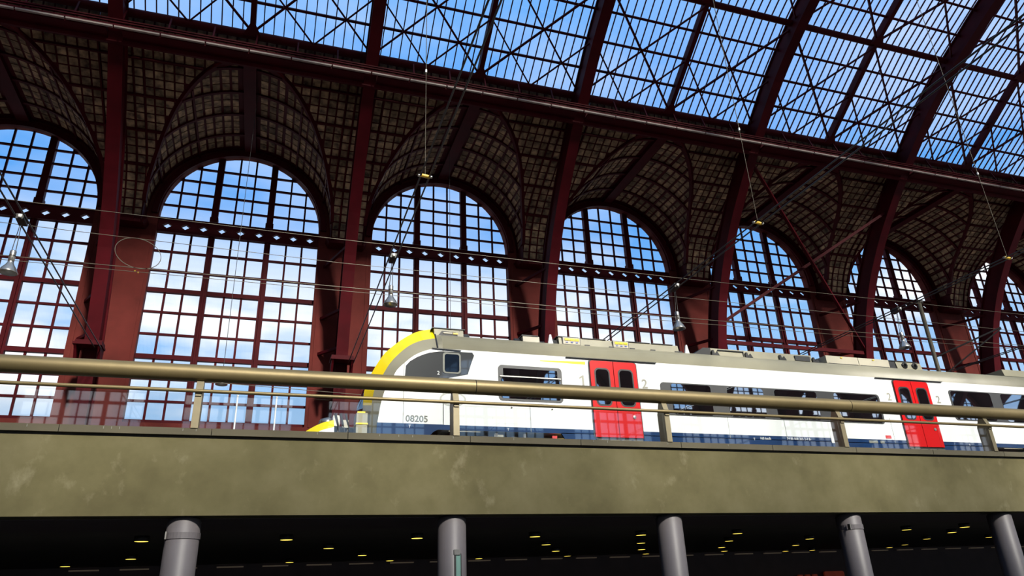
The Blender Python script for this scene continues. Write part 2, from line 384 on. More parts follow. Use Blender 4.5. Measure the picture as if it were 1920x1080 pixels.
# ------------------------------------------------------------------ far wall, one bay at a time
NX = 48
def zarch(dx, r, z0): return z0+math.sqrt(max(0, r*r-dx*dx))
AH = 4.13                                 # rise of the window arch
def zwin(dx, grow=0.0): return ZG1+(AH+grow)*math.sqrt(max(0, 1-(dx/(HW+grow))**2))
def wall_mesh():
    mb = MB(); xs = sorted(set([-P/2, P/2, -HW, HW]+[HW*math.cos(math.pi*i/32) for i in range(33)]))
    top = 23.3
    def quad(a, b, c, d): mb.add([a, b, c, d], [(0, 1, 2, 3)])
    for a, b in zip(xs, xs[1:]):
        mid = (a+b)/2
        if abs(mid) > HW: quad((a, YP, FLOOR), (b, YP, FLOOR), (b, YP, top), (a, YP, top)); continue
        quad((a, YP, FLOOR), (b, YP, FLOOR), (b, YP, ZS), (a, YP, ZS)); quad((a, YP, ZS), (b, YP, ZS), (b, YP+.44, ZS), (a, YP+.44, ZS))
        za, zb = zwin(a), zwin(b)
        quad((a, YP, za), (b, YP, zb), (b, YP, top), (a, YP, top)); quad((a, YP, za), (a, YP+.44, za), (b, YP+.44, zb), (b, YP, zb))
    for sx in (-HW, HW): quad((sx, YP, ZS), (sx, YP+.44, ZS), (sx, YP+.44, ZG1), (sx, YP, ZG1))
    # outer skin so that the wall has thickness
    quad((-P/2, YP+.44, FLOOR), (-P/2, YP+.44, top), (-HW, YP+.44, top), (-HW, YP+.44, FLOOR)); quad((HW, YP+.44, FLOOR), (HW, YP+.44, top), (P/2, YP+.44, top), (P/2, YP+.44, FLOOR))
    return mesh('pier_wall', mb.v, mb.f, 'red_plaster')
WALL = wall_mesh()
def sp_shell():
    mb = MB(); xs = sorted(set([-P/2, P/2, -RV, RV]+[RV*math.cos(math.pi*i/40) for i in range(41)])); n = 14
    for a, b in zip(xs, xs[1:]):
        sa, sb = (sp_s(zarch(v, RV, ZV)) if abs((a+b)/2) < RV else 0 for v in (a, b))
        va = [sp(sa+(SPL[-1]-sa)*k/n)[0] for k in range(n+1)]; vb = [sp(sb+(SPL[-1]-sb)*k/n)[0] for k in range(n+1)]
        base = len(mb.v); mb.v += [(a, y, z) for y, z in va]+[(b, y, z) for y, z in vb]
        mb.f += [(base+k, base+n+1+k, base+n+2+k, base+k+1) for k in range(n)]
    return mesh('spandrel_shell', mb.v, mb.f, 'red_iron')
SHELL = sp_shell()
def vault_shell():
    mb = MB(); N = 40
    for i in range(N):
        A = [math.pi*k/N for k in (i, i+1)]
        q = [(RV*math.cos(a), ZV+RV*math.sin(a)) for a in A]
        v = []
        for x, z in q:
            y1 = sp_y(z); v += [(x, YP, z), (x, y1, z)]
        mb.add(v, [(0, 1, 3, 2)])
    for sx in (-1, 1): mb.add([(sx*RV, YP, ZV), (sx*RV, sp_y(ZV), ZV), (sx*RV, sp_y(ZV), 17.75), (sx*RV, YP, 17.75)], [(0, 1, 2, 3)])
    return mesh('vault_shell', mb.v, mb.f, 'red_iron')
VSHELL = vault_shell()
def arch_bar(r, w_, d, y0, a0=0, a1=math.pi, n=36, yfun=None):
    """curved bar of depth w_ (radial, inward) and length d along Y"""
    mb = MB(); v = []
    for i in range(n+1):
        a = a0+(a1-a0)*i/n
        for rr_, yy in ((r, 0), (r-w_, 0), (r-w_, d), (r, d)):
            z = ZV+rr_*math.sin(a); yb = yfun(ZV+r*math.sin(a)) if yfun else y0
            v.append((rr_*math.cos(a), yb+yy, z))
    f = []
    for i in range(n):
        for k in range(4): f.append((4*i+k, 4*i+(k+1) % 4, 4*i+4+(k+1) % 4, 4*i+4+k))
    f += [(0, 1, 2, 3), (4*n+3, 4*n+2, 4*n+1, 4*n)]
    return mb.add(v, f)
RIM = arch_bar(RV+.10, .18, .30, 0, yfun=lambda z: sp_y(z-.1)-.16); RIM = mesh('arch_rim', RIM.v, RIM.f, 'red_iron')
WRING = arch_bar(HW+.36, .30, .16, YP-.15); WRING = mesh('window_arch_trim', WRING.v, WRING.f, 'red_iron')
BANDS = [35.84-1.78*k for k in range(5)]
TRANS = []
for yb in BANDS:
    # only where the vault reaches that far forward
    zz = 0
    a = math.radians(2)
    while a < math.pi/2 and sp_y(ZV+RV*math.sin(a)) > yb-.02: a += math.radians(1)
    if a < math.radians(86) and yb < YP:
        mb = arch_bar(RV, .12, .15, yb-.075, a, math.pi-a, 30); TRANS.append(mesh('transverse_rib', mb.v, mb.f, 'red_iron'))
ROWP = .425; COLP = P/25
THICK_ROWS = (1, 5, 9, 13)
def tile_list_spandrel():
    """polygons (x, s) of the stone slabs between the iron bars"""
    out = []; nrow = 19; top = sp_s(23.06)
    for r in range(-1, nrow):
        s1 = top-r*(ROWP+.0)-(.10 if r >= 1 else 0)-(.08 if r >= 5 else 0)-(.08 if r >= 9 else 0)-(.08 if r >= 13 else 0); s0 = s1-ROWP+.075
        if r == -1: s0 = sp_s(23.70); s1 = s0+.42
        if s0 < .02: break
        for c in range(25):
            xa = -P/2+c*COLP+.042; xb = xa+COLP-.084
            if xb < -P/2+.34 or xa > P/2-.34: continue
            poly = [(xa, s0), (xb, s0), (xb, s1), (xa, s1)]
            if abs((xa+xb)/2) < RV+.35 and r >= 0:
                R_ = RV+.10
                def bs(xx): return sp_s(zarch(max(-R_+1e-4, min(R_-1e-4, xx)), R_, ZV)) if abs(xx) < R_ else 0
                if xb <= -R_ or xa >= R_: pass
                else:
                    xm0, xm1 = max(xa, -R_), min(xb, R_)
                    b0, b1 = bs(xm0), bs(xm1)
                    poly = clip(poly, (xm0, b0), (xm1, b1))
            if len(poly) < 3: continue
            ar = abs(sum(poly[i][0]*poly[(i+1) % len(poly)][1]-poly[(i+1) % len(poly)][0]*poly[i][1] for i in range(len(poly))))/2
            if ar < .012: continue
            out.append(poly)
    return out
def tile_list_vault():
    out = []; na = 32; da = math.pi/na
    for yb in BANDS:
        for k in range(3):
            if yb > YP and k == 0: continue
            ya = yb-.09-k*.545; y2 = ya-.475           # tile spans y2..ya
            for i in range(na):
                a0 = i*da+.0135; a1 = (i+1)*da-.0135
                if abs((a0+a1)/2-math.pi/2) < .09: continue
                if i % 5 == 2: a0 += .012
                b0 = sp_y(ZV+RV*math.sin(a0))+.10; b1 = sp_y(ZV+RV*math.sin(a1))+.10
                poly = [(a0, y2), (a1, y2), (a1, ya), (a0, ya)]
                poly = clip(poly, (a0, b0), (a1, b1))
                if len(poly) < 3: continue
                ar = abs(sum(poly[i_][0]*poly[(i_+1) % len(poly)][1]-poly[(i_+1) % len(poly)][0]*poly[i_][1] for i_ in range(len(poly))))/2*RV
                if ar < .015: continue
                out.append(poly)
    return out
def prism(pts, nrm, th):
    """pts on the surface, pushed th along nrm: a thin slab"""
    n = len(pts); v = [p+nrm*th for p in pts]+list(pts)
    return v, [tuple(range(n))]+[(i, i+n, (i+1) % n+n, (i+1) % n) for i in range(n)]
def sp_tile(poly):
    c = (sum(p[0] for p in poly)/len(poly), sum(p[1] for p in poly)/len(poly)); (yc, zc), (ty, tz) = sp(c[1])
    n = Vector((0, -tz, ty)); pts = []
    for x, s_ in poly:
        d = s_-c[1]; pts.append(Vector((x, yc+ty*d, zc+tz*d)))
    return prism(pts, n, .035)
def va_tile(poly):
    ac = sum(p[0] for p in poly)/len(poly); n = Vector((-math.cos(ac), 0, -math.sin(ac))); tt = Vector((-math.sin(ac), 0, math.cos(ac))); c = Vector((RV*math.cos(ac), 0, ZV+RV*math.sin(ac)))
    return prism([c+tt*((a-ac)*RV)+Vector((0, y, 0)) for a, y in poly], n, .035)
SPT = [mesh('stone_slab', *sp_tile(p), 'stone') for p in tile_list_spandrel()]
VAT = [mesh('vault_slab', *va_tile(p), 'stone') for p in tile_list_vault()]
mb = MB()
for p in tile_list_spandrel(): mb.add(*sp_tile(p))
SPT_ALL = mesh('stone_slabs', mb.v, mb.f, 'stone')
mb = MB()
for p in tile_list_vault(): mb.add(*va_tile(p))
VAT_ALL = mesh('vault_slabs', mb.v, mb.f, 'stone')
def girder_mesh():
    mb = MB(); y0, y1 = YW-.22, YW-.02; ZG0, ZG1 = 17.78, 18.58
    def cell(x0, x1, xc, w_, h):
        zc = (ZG0+ZG1)/2
        R4 = [(x0, ZG0), (xc, ZG0), (x1, ZG0), (x1, zc), (x1, ZG1), (xc, ZG1), (x0, ZG1), (x0, zc)]
        D4 = [(xc, zc-h), (xc, zc-h), (xc+w_, zc), (xc+w_, zc), (xc, zc+h), (xc, zc+h), (xc-w_, zc), (xc-w_, zc)]
        D = [(xc, zc-h), (xc+w_, zc), (xc, zc+h), (xc-w_, zc)]
        C = [(x0, ZG0), (x1, ZG0), (x1, ZG1), (x0, ZG1)]
        for y in (y0, y1):
            v = [(x, y, z) for x, z in C+D]
            mb.add(v, [(0, 1, 4), (1, 5, 4), (1, 2, 5), (2, 6, 5), (2, 3, 6), (3, 7, 6), (3, 0, 7), (0, 4, 7)])
        mb.add([(x, y, z) for y in (y0, y1) for x, z in D], [(0, 1, 5, 4), (1, 2, 6, 5), (2, 3, 7, 6), (3, 0, 4, 7)])
    edges = [-HW, -MUL, MUL, HW]
    for a, b in zip(edges, edges[1:]):
        a2, b2 = a+(.0), b
        wd = (b2-a2)/3
        for k in range(3): cell(a2+k*wd, a2+(k+1)*wd, a2+(k+.5)*wd, .235, .165)
    mb.add([(x, y, z) for x in (-HW-.1, HW+.1) for y in (y0, y1) for z in (ZG0, ZG1)], [(0, 1, 3, 2), (4, 6, 7, 5), (0, 2, 6, 4), (1, 5, 7, 3)])
    for z in (ZG0, ZG1-.05): mb.box(-HW-.1, HW+.1, y0-.06, y1, z, z+.07)
    mb.box(-P/2+.4, -HW-.1, y0-.02, y1, ZG0+.02, ZG0+.22); mb.box(HW+.1, P/2-.4, y0-.02, y1, ZG0+.02, ZG0+.22)
    return mesh('diamond_girder', mb.v, mb.f, 'red_iron')
GIRDER = girder_mesh()
# window grid
COLS = []
for a, b in ((-HW, -MUL-.15), (-MUL+.15, MUL-.15), (MUL+.15, HW)):
    COLS.append([a+(b-a)*k/3 for k in range(4)])
LROWS = []
for z1, z0 in ((ZG0, ZD), (ZD, ZC), (ZC, ZS)):
    LROWS += [(z1-(z1-z0)*(k+1)/3, z1-(z1-z0)*k/3) for k in range(3)]
UROWS = [(ZG1+.795*k, ZG1+.795*(k+1)) for k in range(5)]
def window_bits():
    panes = []; bars = []
    for cs in COLS:
        for a, b in zip(cs, cs[1:]):
            for z0, z1 in LROWS: panes.append((a, b, z0, z1))
            for z0, z1 in UROWS:
                if zwin(min(abs(a), abs(b))) > z0+.05: panes.append((a, b, z0, z1))
        for x in cs[1:3]:
            bars.append(('glazing_bar', x-.050, x+.050, ZS, ZG0+.06, .10)); bars.append(('glazing_bar', x-.045, x+.045, ZG1-.06, zwin(x, .1), .10))
    for x in (-MUL, MUL):
        bars.append(('mullion', x-.15, x+.15, ZS, ZG0, .26)); bars.append(('mullion', x-.165, x+.165, ZG1, zwin(x, .1), .30))
        bars.append(('mullion_rib', x-.045, x+.045, ZS, ZG0, .42)); bars.append(('mullion_foot', x-.20, x+.20, ZG1, ZG1+.28, .40))
    for z in (ZD, ZC, ZS+.08): bars.append(('transom', -HW, HW, z-.11, z+.11, .22))
    for z0, z1 in LROWS:
        if min(abs(z0-q) for q in (ZD, ZC, ZS)) > .1: bars.append(('glazing_bar', -HW, HW, z0-.055, z0+.055, .12))
    for z0, z1 in UROWS[1:]:
        h = (HW+.1)*math.sqrt(max(0, 1-((z0-ZG1)/(AH+.1))**2)); bars.append(('glazing_bar', -h, h, z0-.045, z0+.045, .12))
    return panes, bars
PANES, BARS = window_bits()
mb = MB()
for n_, a, b, z0, z1, d in BARS: mb.box(a, b, YW-d/2, YW+d/2, z0, z1)
LATTICE = mesh('window_lattice', mb.v, mb.f, 'red_iron')
SHEET = mesh('window_sheet', [(-HW, YW, ZS), (HW, YW, ZS), (HW, YW, 22.8), (-HW, YW, 22.8)], [(0, 1, 2, 3)], 'window_glass')

for b in VIS:
    T = Matrix.Translation((XC(b), 0, 0)); near = 1 <= b <= 6
    wb = structure(obj('wall_back', WALL, None, T), f'dark red pier wall around the arched window {WHERE[b]}', 'wall'); wb['group'] = 'bays of the far wall'
    wb.location = (XC(b), 0, 0)
    for sx in (-1, 1):
        MB().prism_y([(sx*(RV-.05), 17.72), (sx*(P/2), 17.72), (sx*(P/2), 18.0), (sx*(RV-.2), 18.0)], SP[0][0]-.05, YP).build('corbel', 'red_iron', wb)
        MB().box(sx*4.15-.05, sx*4.15+.05, YP-.03, YP, ZS, ZG0-.1).build('pier_edge', 'red_plaster', wb)
    sh = structure(obj('spandrel_wall', SHELL, None, T), f'stone slab spandrel in an iron grid over the window {WHERE[b]}', 'wall'); sh['group'] = 'spandrels of the far wall'
    if near:
        for me in SPT: obj('stone_slab', me, sh)
    else: tag(obj('stone_slabs', SPT_ALL, sh), kind='stuff')
    obj('arch_rim', RIM, sh)
    for r in THICK_ROWS:
        s_ = sp_s(23.06)-r*ROWP-.02-(.10 if r > 1 else 0)-(.08 if r > 5 else 0)-(.08 if r > 9 else 0); (yy, zz), _ = sp(s_)
        h = RV+.12
        half = math.sqrt(h*h-(zz-ZV)**2) if zz-ZV < h else 0
        for sx in (-1, 1):
            if half < P/2-.3: bar('purlin', (sx*half, yy-.04, zz-.05), (sx*P/2, yy-.04, zz-.05), .10, .10, 'red_iron', sh)
    for sx in (-1, 1):
        for off in (.46, .9):
            pts = [sp(SPL[-1]*k/14*.93)[0] for k in range(15)]; mbv = MB()
            xx = sx*(P/2-off)
            for (ya, za), (yb, zb) in zip(pts, pts[1:]):
                if abs(xx) < RV+.1 and za < zarch(xx, RV+.1, ZV): continue
                mbv.bar((xx, ya-.03, za-.03), (xx, yb-.03, zb-.03), .07, .09)
            if mbv.v: mbv.build('standing_bar', 'red_iron', sh)
    va = structure(obj('vault_ceiling', VSHELL, None, T), f'barrel vault of stone slabs over the window {WHERE[b]}', 'vault'); va['group'] = 'vaults of the far wall'
    if near:
        for me in VAT: obj('stone_slab', me, va)
    else: tag(obj('stone_slabs', VAT_ALL, va), kind='stuff')
    for me in TRANS: obj('transverse_rib', me, va)
    box('crown_beam', -.28, .28, 28.15, YP, ZV+RV-.26, ZV+RV+.1, 'red_iron', va)
    for a in (24, 56, 124, 156):
        x_, z_ = (RV-.05)*math.cos(math.radians(a)), ZV+(RV-.05)*math.sin(math.radians(a))
        y_ = sp_y(z_)+.12
        bar('vault_purlin', (x_, y_, z_), (x_, YP, z_), .10, .12, 'red_iron', va, up=(-x_, 0, ZV-z_))
    wi = thing(f'window_{b+1}', (XC(b), YW, ZS), f'tall arched glazed window {WHERE[b]}', 'window', 'arched windows of the far wall', 'structure')
    wi.matrix_world = Matrix.Translation((XC(b), 0, 0)); wi.location = (XC(b), 0, 0)
    def kid(o): o.parent = wi; o.matrix_parent_inverse = Matrix.Identity(4); return o
    for a, b_, z0, z1 in PANES: kid(box('pane', a, b_, YW-.012, YW+.012, z0, z1, 'window_glass'))
    for n_, a, b_, z0, z1, d in BARS: kid(box(n_, a, b_, YW-d/2, YW+d/2, z0, z1, 'red_iron'))
    kid(obj('diamond_girder', GIRDER)); kid(obj('arch_trim', WRING))

# the wall across the hall (only seen as a reflection)
MIR = Matrix(((1, 0, 0, 0), (0, -1, 0, 2*MID), (0, 0, 1, 0), (0, 0, 0, 1)))
OW = thing('wall_opposite', (8, 2*MID-YP, FLOOR), 'red arcaded wall across the hall, mirrored in the train windows', 'wall', None, 'structure')
for b in OPP:
    T = Matrix.Translation((XC(b), 0, 0)) @ MIR
    for nm, me in (('pier_wall', WALL), ('spandrel_shell', SHELL), ('vault_shell', VSHELL), ('window_lattice', LATTICE), ('diamond_girder', GIRDER), ('window_sheet', SHEET)): obj(nm, me, OW, T)
ew = structure(box('wall_left', -36.4, -36, -33, 37, -1.65, 30, 'red_plaster'), 'closed end wall of the hall beyond the picture edge', 'wall')

# ------------------------------------------------------------------ main ribs
def rib_mesh(hw, depth, inner_off=0.0, full=True):
    pts = list(RIB); ins = []; outs = []
    for i, (y, z) in enumerate(pts):
        a = pts[max(0, i-1)]; c = pts[min(len(pts)-1, i+1)]; ty, tz = c[0]-a[0], c[1]-a[1]; L = math.hypot(ty, tz); n = (tz/L, -ty/L)
        dd = depth(z) if callable(depth) else depth
        ins.append((y+n[0]*inner_off, z+n[1]*inner_off)); outs.append((y+n[0]*(dd+inner_off), z+n[1]*(dd+inner_off)))
    if full:
        ins += [(2*MID-y, z) for y, z in ins[-2::-1]]; outs += [(2*MID-y, z) for y, z in outs[-2::-1]]
    mb = MB(); n = len(ins)
    mb.v = [(-hw, *p) for p in ins]+[(hw, *p) for p in ins]+[(hw, *p) for p in outs]+[(-hw, *p) for p in outs]
    for k in range(4):
        for i in range(n-1): mb.f.append((k*n+i, k*n+i+1, ((k+1) % 4)*n+i+1, ((k+1) % 4)*n+i))
    return mb
dep = lambda z: .98
web = rib_mesh(.20, dep); WEB = mesh('rib_web', web.v, web.f, 'red_iron')
fla = rib_mesh(.285, .07, -.05); FLA = mesh('rib_flange', fla.v, fla.f, 'red_iron')
flo = rib_mesh(.285, .07, .93); FLO = mesh('rib_outer_flange', flo.v, flo.f, 'red_iron')
RNAME = {0: 'at the far corner', 1: 'beside the wire loop', 2: 'rising behind the yellow train nose', 3: 'rising behind the first red train door', 4: 'rising where the crossed braces begin', 5: 'rising where the crossed braces end', 6: 'rising past the grey mast', 7: 'near the far edge', 8: 'farthest in view'}
for k in range(-2, 11):
    xr = XC(k+.5)
    vis = k in RNAME
    rb = thing('arch_rib_beam', (xr, 34.3, FLOOR), f'curved dark red iron arch rib {RNAME[k]}' if vis else 'curved dark red iron arch rib beyond the view', 'rib', 'arch ribs of the train shed', 'structure')
    for nm, me in (('rib_web', WEB), ('inner_flange', FLA), ('outer_flange', FLO)):
        obj(nm, me, rb, Matrix.Translation((xr, 0, 0)))
    if not vis: continue
    box('base_block', xr-.5, xr+.5, 33.9, 35.6, FLOOR, FLOOR+1.0, 'red_iron', rb)
    # tie bars between pier and rib
    for zt in (16.55, 13.6, 11.7):
        yr = min(RIB, key=lambda q: abs(q[1]-zt))[0]+.6
        bar('tie_bar', (xr-1.0, YP+.02, zt+.05), (xr-.1, yr, zt), .14, .14, 'red_iron', rb)
    # stepped bracket for the span cables
    zb = 10.75; yb = min(RIB, key=lambda q: abs(q[1]-zb))[0]
    for dx in (-.46, .46): MB().prism_x([(yb-.75, zb), (yb-.6, zb-.16), (yb-.02, zb-1.1), (yb+.1, zb-1.1), (yb+.1, zb)], xr+dx-.05, xr+dx+.05).build('bracket_cheek', 'red_iron', rb)
    box('bracket_plate', xr-.56, xr+.56, yb-.78, yb+.1, zb, zb+.10, 'red_iron', rb)
    box('bracket_plate', xr-.52, xr+.52, yb-.6, yb+.1, zb+.16, zb+.26, 'red_iron', rb)

# ------------------------------------------------------------------ catwalk below the roof glazing
cw = thing('catwalk', (8, 27, 22.7), 'long red iron catwalk with a pale strip running under the glass roof', 'catwalk')
XA, XB = XC(0)-P/2, XC(9)
for z, y, h in ((22.80, 26.93, .10), (22.98, 26.93, .06), (23.12, 26.95, .06)): bar('side_rail', (XA, y, z), (XB, y, z), .08, h, 'red_iron', cw)
x = XA; k = 0
while x < XB:
    bar('pale_strip', (x+.03, 26.90, 22.69), (x+P/6-.03, 26.90, 22.69), .10, .075, 'strip_pale', cw); x += P/6
k = 0
while XC(0)-P/2+.23+k*P/6 < XB:
    x = XC(0)-P/2+.23+k*P/6; bar('baluster', (x, 26.95, 22.75), (x, 27.32, 24.02), .07, .07, 'red_iron', cw); k += 1
for b in range(0, 10):
    box('deck_plate', XC(b)-P/2+.3, XC(b)+P/2-.3, 27.0, 27.55, 22.62, 22.72, 'red_iron', cw)
hb = structure(box('girder_beam', XA, XB, 27.55, 27.66, 22.40, 23.25, 'red_iron'), 'dark red longitudinal girder beneath the catwalk', 'girder')

# ------------------------------------------------------------------ glass roof
def panel_frame(i):
    (y0, z0), (y1, z1) = TUBES[i], TUBES[i+1]; L = math.hypot(y1-y0, z1-z0); ty, tz = (y1-y0)/L, (z1-z0)/L
    return y0, z0, ty, tz, L, (tz, -ty)          # outward normal (Y,z)
GB = P/24
def pt(i, s, off=0.0):
    y0, z0, ty, tz, L, n = panel_frame(i); return (y0+ty*s+n[0]*off, z0+tz*s+n[1]*off)
ROWS = 4
PANE_ME = {}
def roof_panel(i, b, parent):
    y0, z0, ty, tz, L, n = panel_frame(i); rl = L/ROWS; xl = XC(b)-P/2; up = (0, n[0], n[1])
    for c in range(24):
        for r in range(ROWS):
            a = pt(i, r*rl+.02, .24); q = pt(i, (r+1)*rl-.02, .24); xx = xl+(c+.5)*GB
            obj('pane', ubox('roof_glass'), parent, frame((xx, *a), (xx, *q), GB-.03, .015, up))
    for c in range(25):
        if c in (0, 24): continue
        if c == 12: continue
        a = pt(i, .1, .20); q = pt(i, L-.1, .20); xx = xl+c*GB
        bar('glazing_bar', (xx, *a), (xx, *q), .045, .07, 'red_iron', parent, up)
    for r in range(1, ROWS):
        a = pt(i, r*rl, .08); bar('purlin', (xl+.2, *a), (xl+P-.2, *a), .11, .16, 'red_iron', parent, up)
    # middle rib
    a = pt(i, -.1, -.02); q = pt(i, L+.1, -.02); bar('middle_rib', (XC(b), *a), (XC(b), *q), .24, .42, 'red_iron', parent, up)
    # tube at the foot
    a = pt(i, 0, -.02)
    rod('tube_purlin', (xl, *a), (xl+P, *a), .20 if i == 0 else .17, 'red_iron', parent)
    # crossed wind braces
    def P3(x_, s_, off=-.12): return (x_, *pt(i, s_, off))
    xm = XC(b)
    for xr_ in (xl, xl+P):
        bar('wind_brace', P3(xm, .15), P3(xr_, L-.15), .10, .10, 'red_iron', parent, up); bar('wind_brace', P3(xr_, .15, -.2), P3(xm, L-.15, -.2), .08, .08, 'red_iron', parent, up)
        if i == 0:
            xq = (xm+xr_)/2
            bar('wind_brace', P3(xq, .1), P3(xm, L*.5), .07, .07, 'red_iron', parent, up); bar('wind_brace', P3(xq, .1), P3(xr_, L*.5), .07, .07, 'red_iron', parent, up)
    for xx in (xm,):
        m_ = MB(); g0 = pt(i, .0, -.2); g1 = pt(i, .55, -.2)
        m_.add([(xx-.42, *g0), (xx+.42, *g0), (xx+.12, *g1), (xx-.12, *g1), (xx-.42, *pt(i, 0, -.26)), (xx+.42, *pt(i, 0, -.26)), (xx+.12, *pt(i, .55, -.26)), (xx-.12, *pt(i, .55, -.26))], [(0, 1, 2, 3), (7, 6, 5, 4), (0, 4, 5, 1), (1, 5, 6, 2), (2, 6, 7, 3), (3, 7, 4, 0)])
        m_.build('gusset_plate', 'red_iron', parent)
RV_NAME = {0: 'at the far corner', 1: 'at the top corner', 2: 'over the second window', 3: 'over the window above the yellow nose', 4: 'over the window above the first red door', 5: 'over the crossed braces', 6: 'over the grey mast', 7: 'past the grey mast', 8: 'at the far edge'}
SEEN_PANELS = {(i, b) for b in range(1, 9) for i in ((0,) if b < 4 else (0, 1))} | {(2, 6), (2, 7), (2, 8)}
for (i, b) in sorted(SEEN_PANELS):
    lv = {0: 'lowest', 1: 'second', 2: 'third'}[i]
    rp = thing('glass_roof', (XC(b), TUBES[i][0], TUBES[i][1]), f'{lv} tier of glass roof {RV_NAME[b]}', 'roof', 'glazed roof panels', 'structure')
    roof_panel(i, b, rp)
# the rest of the roof: joined frames and sheets
def plain_panel(i):
    y0, z0, ty, tz, L, n = panel_frame(i); up = (0, n[0], n[1]); mb = MB(); rl = L/ROWS
    for c in range(1, 24, 1):
        a = pt(i, .05, .2); q = pt(i, L-.05, .2); mb.bar((-P/2+c*GB, *a), (-P/2+c*GB, *q), .055, .10, up)
    for r in range(1, ROWS): a = pt(i, r*rl, .08); mb.bar((-P/2, *a), (P/2, *a), .11, .16, up)
    a = pt(i, 0, 0); mb.bar((-P/2, *a), (P/2, *a), .3, .3, up)
    a = pt(i, 0, 0); q = pt(i, L, 0); mb.bar((0, *a), (0, *q), .24, .42, up)
    a = pt(i, 0, .24); q = pt(i, L, .24)
    return mesh('roof_frame', mb.v, mb.f, 'red_iron'), mesh('roof_sheet', [(-P/2, *a), (P/2, *a), (P/2, *q), (-P/2, *q)], [(0, 1, 2, 3)], 'roof_glass')
PL = [plain_panel(i) for i in range(5)]
RO = thing('roof', (8, MID, 33), 'rest of the glazed roof above and behind the viewer', 'roof', None, 'structure')
for i in range(5):
    for b in OPP:
        for far in (True, False):
            if far and (i, b) in SEEN_PANELS: continue
            M_ = Matrix.Translation((XC(b), 0, 0))
            if not far: M_ = M_ @ MIR
            obj('roof_frame', PL[i][0], RO, M_); obj('roof_sheet', PL[i][1], RO, M_)

# diagonal wall bracing in one bay
br = thing('wall_brace', (XC(5), 33, 13), 'crossed red iron braces between two ribs before the fifth window', 'brace')
def yr(z): return min(RIB, key=lambda q: abs(q[1]-z))[0]+.25
def rp_(k, z): return (XC(k), yr(z), z)
bar('diagonal', rp_(4.5, 14.3), rp_(5.5, 21.2), .16, .16, 'red_iron', br); bar('diagonal', rp_(4.5, 22.3), rp_(5.5, 13.3), .16, .16, 'red_iron', br)
bar('tie', rp_(4.5, 13.3), rp_(5.5, 13.3), .16, .22, 'red_iron', br)

# ------------------------------------------------------------------ span cables, lamps, wires
def lamp_mesh():
    bell = MB().lathe([(.075, .34), (.08, .30), (.12, .22), (.19, .12), (.225, .03), (.235, 0), (.225, 0), (.18, .11), (.10, .21)], (0, 0, 0), 24)
    gear = MB().lathe([(0, .68), (.07, .68), (.08, .66), (.08, .36), (.06, .34), (0, .34)], (0, 0, 0), 18)
    rim = MB().lathe([(.235, -.01), (.245, .005), (.235, .02)], (0, 0, 0), 24)
    band = MB().lathe([(.083, .50), (.086, .51), (.083, .53)], (0, 0, 0), 18)
    return [(n_, mesh(n_, q.v, q.f, m_, True)) for n_, q, m_ in (('bell_reflector', bell, 'aluminium'), ('gear_housing', gear, 'aluminium'), ('bell_rim', rim, 'aluminium'), ('housing_band', band, 'cable'))]
LAMP = lamp_mesh()
def lamp(p, label, hang=None, single=False):
    e = thing('pendant_lamp', p, label, 'lamp', 'bell shaped pendant lamps')
    for n_, me in LAMP: obj(n_, me, e, Matrix.Translation(p))
    if hang is not None:
        for dx in ((0,) if single else (-.05, .05)): rod('suspension_wire', (p[0]+dx, p[1], p[2]+.68), (hang[0]+dx*.3, hang[1], hang[2]), .012, 'cable', e, 6)
    return e
ZSP = 10.66
SPL_L = {1: 'above the wire loop', 2: 'ending at the rib behind the train nose', 3: 'crossing above the first red train door', 4: 'crossing above the roof boxes', 5: 'crossing low by the grey mast', 6: 'beyond the grey mast'}
for k in range(1, 7):
    xs = XC(k+.5)+.40; yb = min(RIB, key=lambda q: abs(q[1]-ZSP))[0]-.6
    e = thing('span_cable', (xs, yb, ZSP), f'pair of dark span cables {SPL_L[k]}', 'cable', 'cross span cables')
    for dx in (-.12, .12): rod('steel_cable', (xs+dx, yb, ZSP), (xs+dx, 2*MID-yb, ZSP), .024, 'cable', e, 8)
    # pulley fitting that carries the lamp
    yl = 21.6
    MB().prism_x([(yl-.2, ZSP-.08), (yl+.2, ZSP-.12), (yl+.2, ZSP+.05), (yl-.2, ZSP+.08)], xs-.11, xs+.11).build('pulley_box', 'cable', e)
    MB().lathe([(0, .0), (.05, .0), (.05, .10), (0, .10)], (xs+.0, yl-.22, ZSP-.06), 12).build('pulley_cap', 'paint_white', e, True)
    # yellow insulator and hanger rod
    yi = 16.4
    rod('insulator', (xs-.13, yi, ZSP+.02), (xs+.13, yi, ZSP-.01), .05, 'insulator', e)
    for dx in (-.17, .17): rod('insulator_end', (xs+dx-.03, yi, ZSP), (xs+dx+.03, yi, ZSP), .035, 'aluminium', e)
    ztop = 29.3
    rod('hanger_wire', (xs, yi, ZSP), (xs, yi, ZSP+3.6), .008, 'wire_pale', e, 6); rod('hanger_rod', (xs, yi, ZSP+3.6), (xs, yi, ztop), .012, 'wire_pale', e, 6)
    rod('hanger_joint', (xs, yi, ZSP+3.55), (xs, yi, ZSP+3.65), .03, 'paint_white', e, 8)
    if k <= 4:
        lamp((xs-.02, yl+.05, ZSP-1.68), {1: 'aluminium bell lamp hanging before the window at the left edge', 2: 'aluminium bell lamp hanging just above the yellow train nose', 3: 'aluminium bell lamp hanging above the long grey roof box', 4: 'aluminium bell lamp hanging beside the grey mast'}[k], (xs, yl, ZSP-.13))
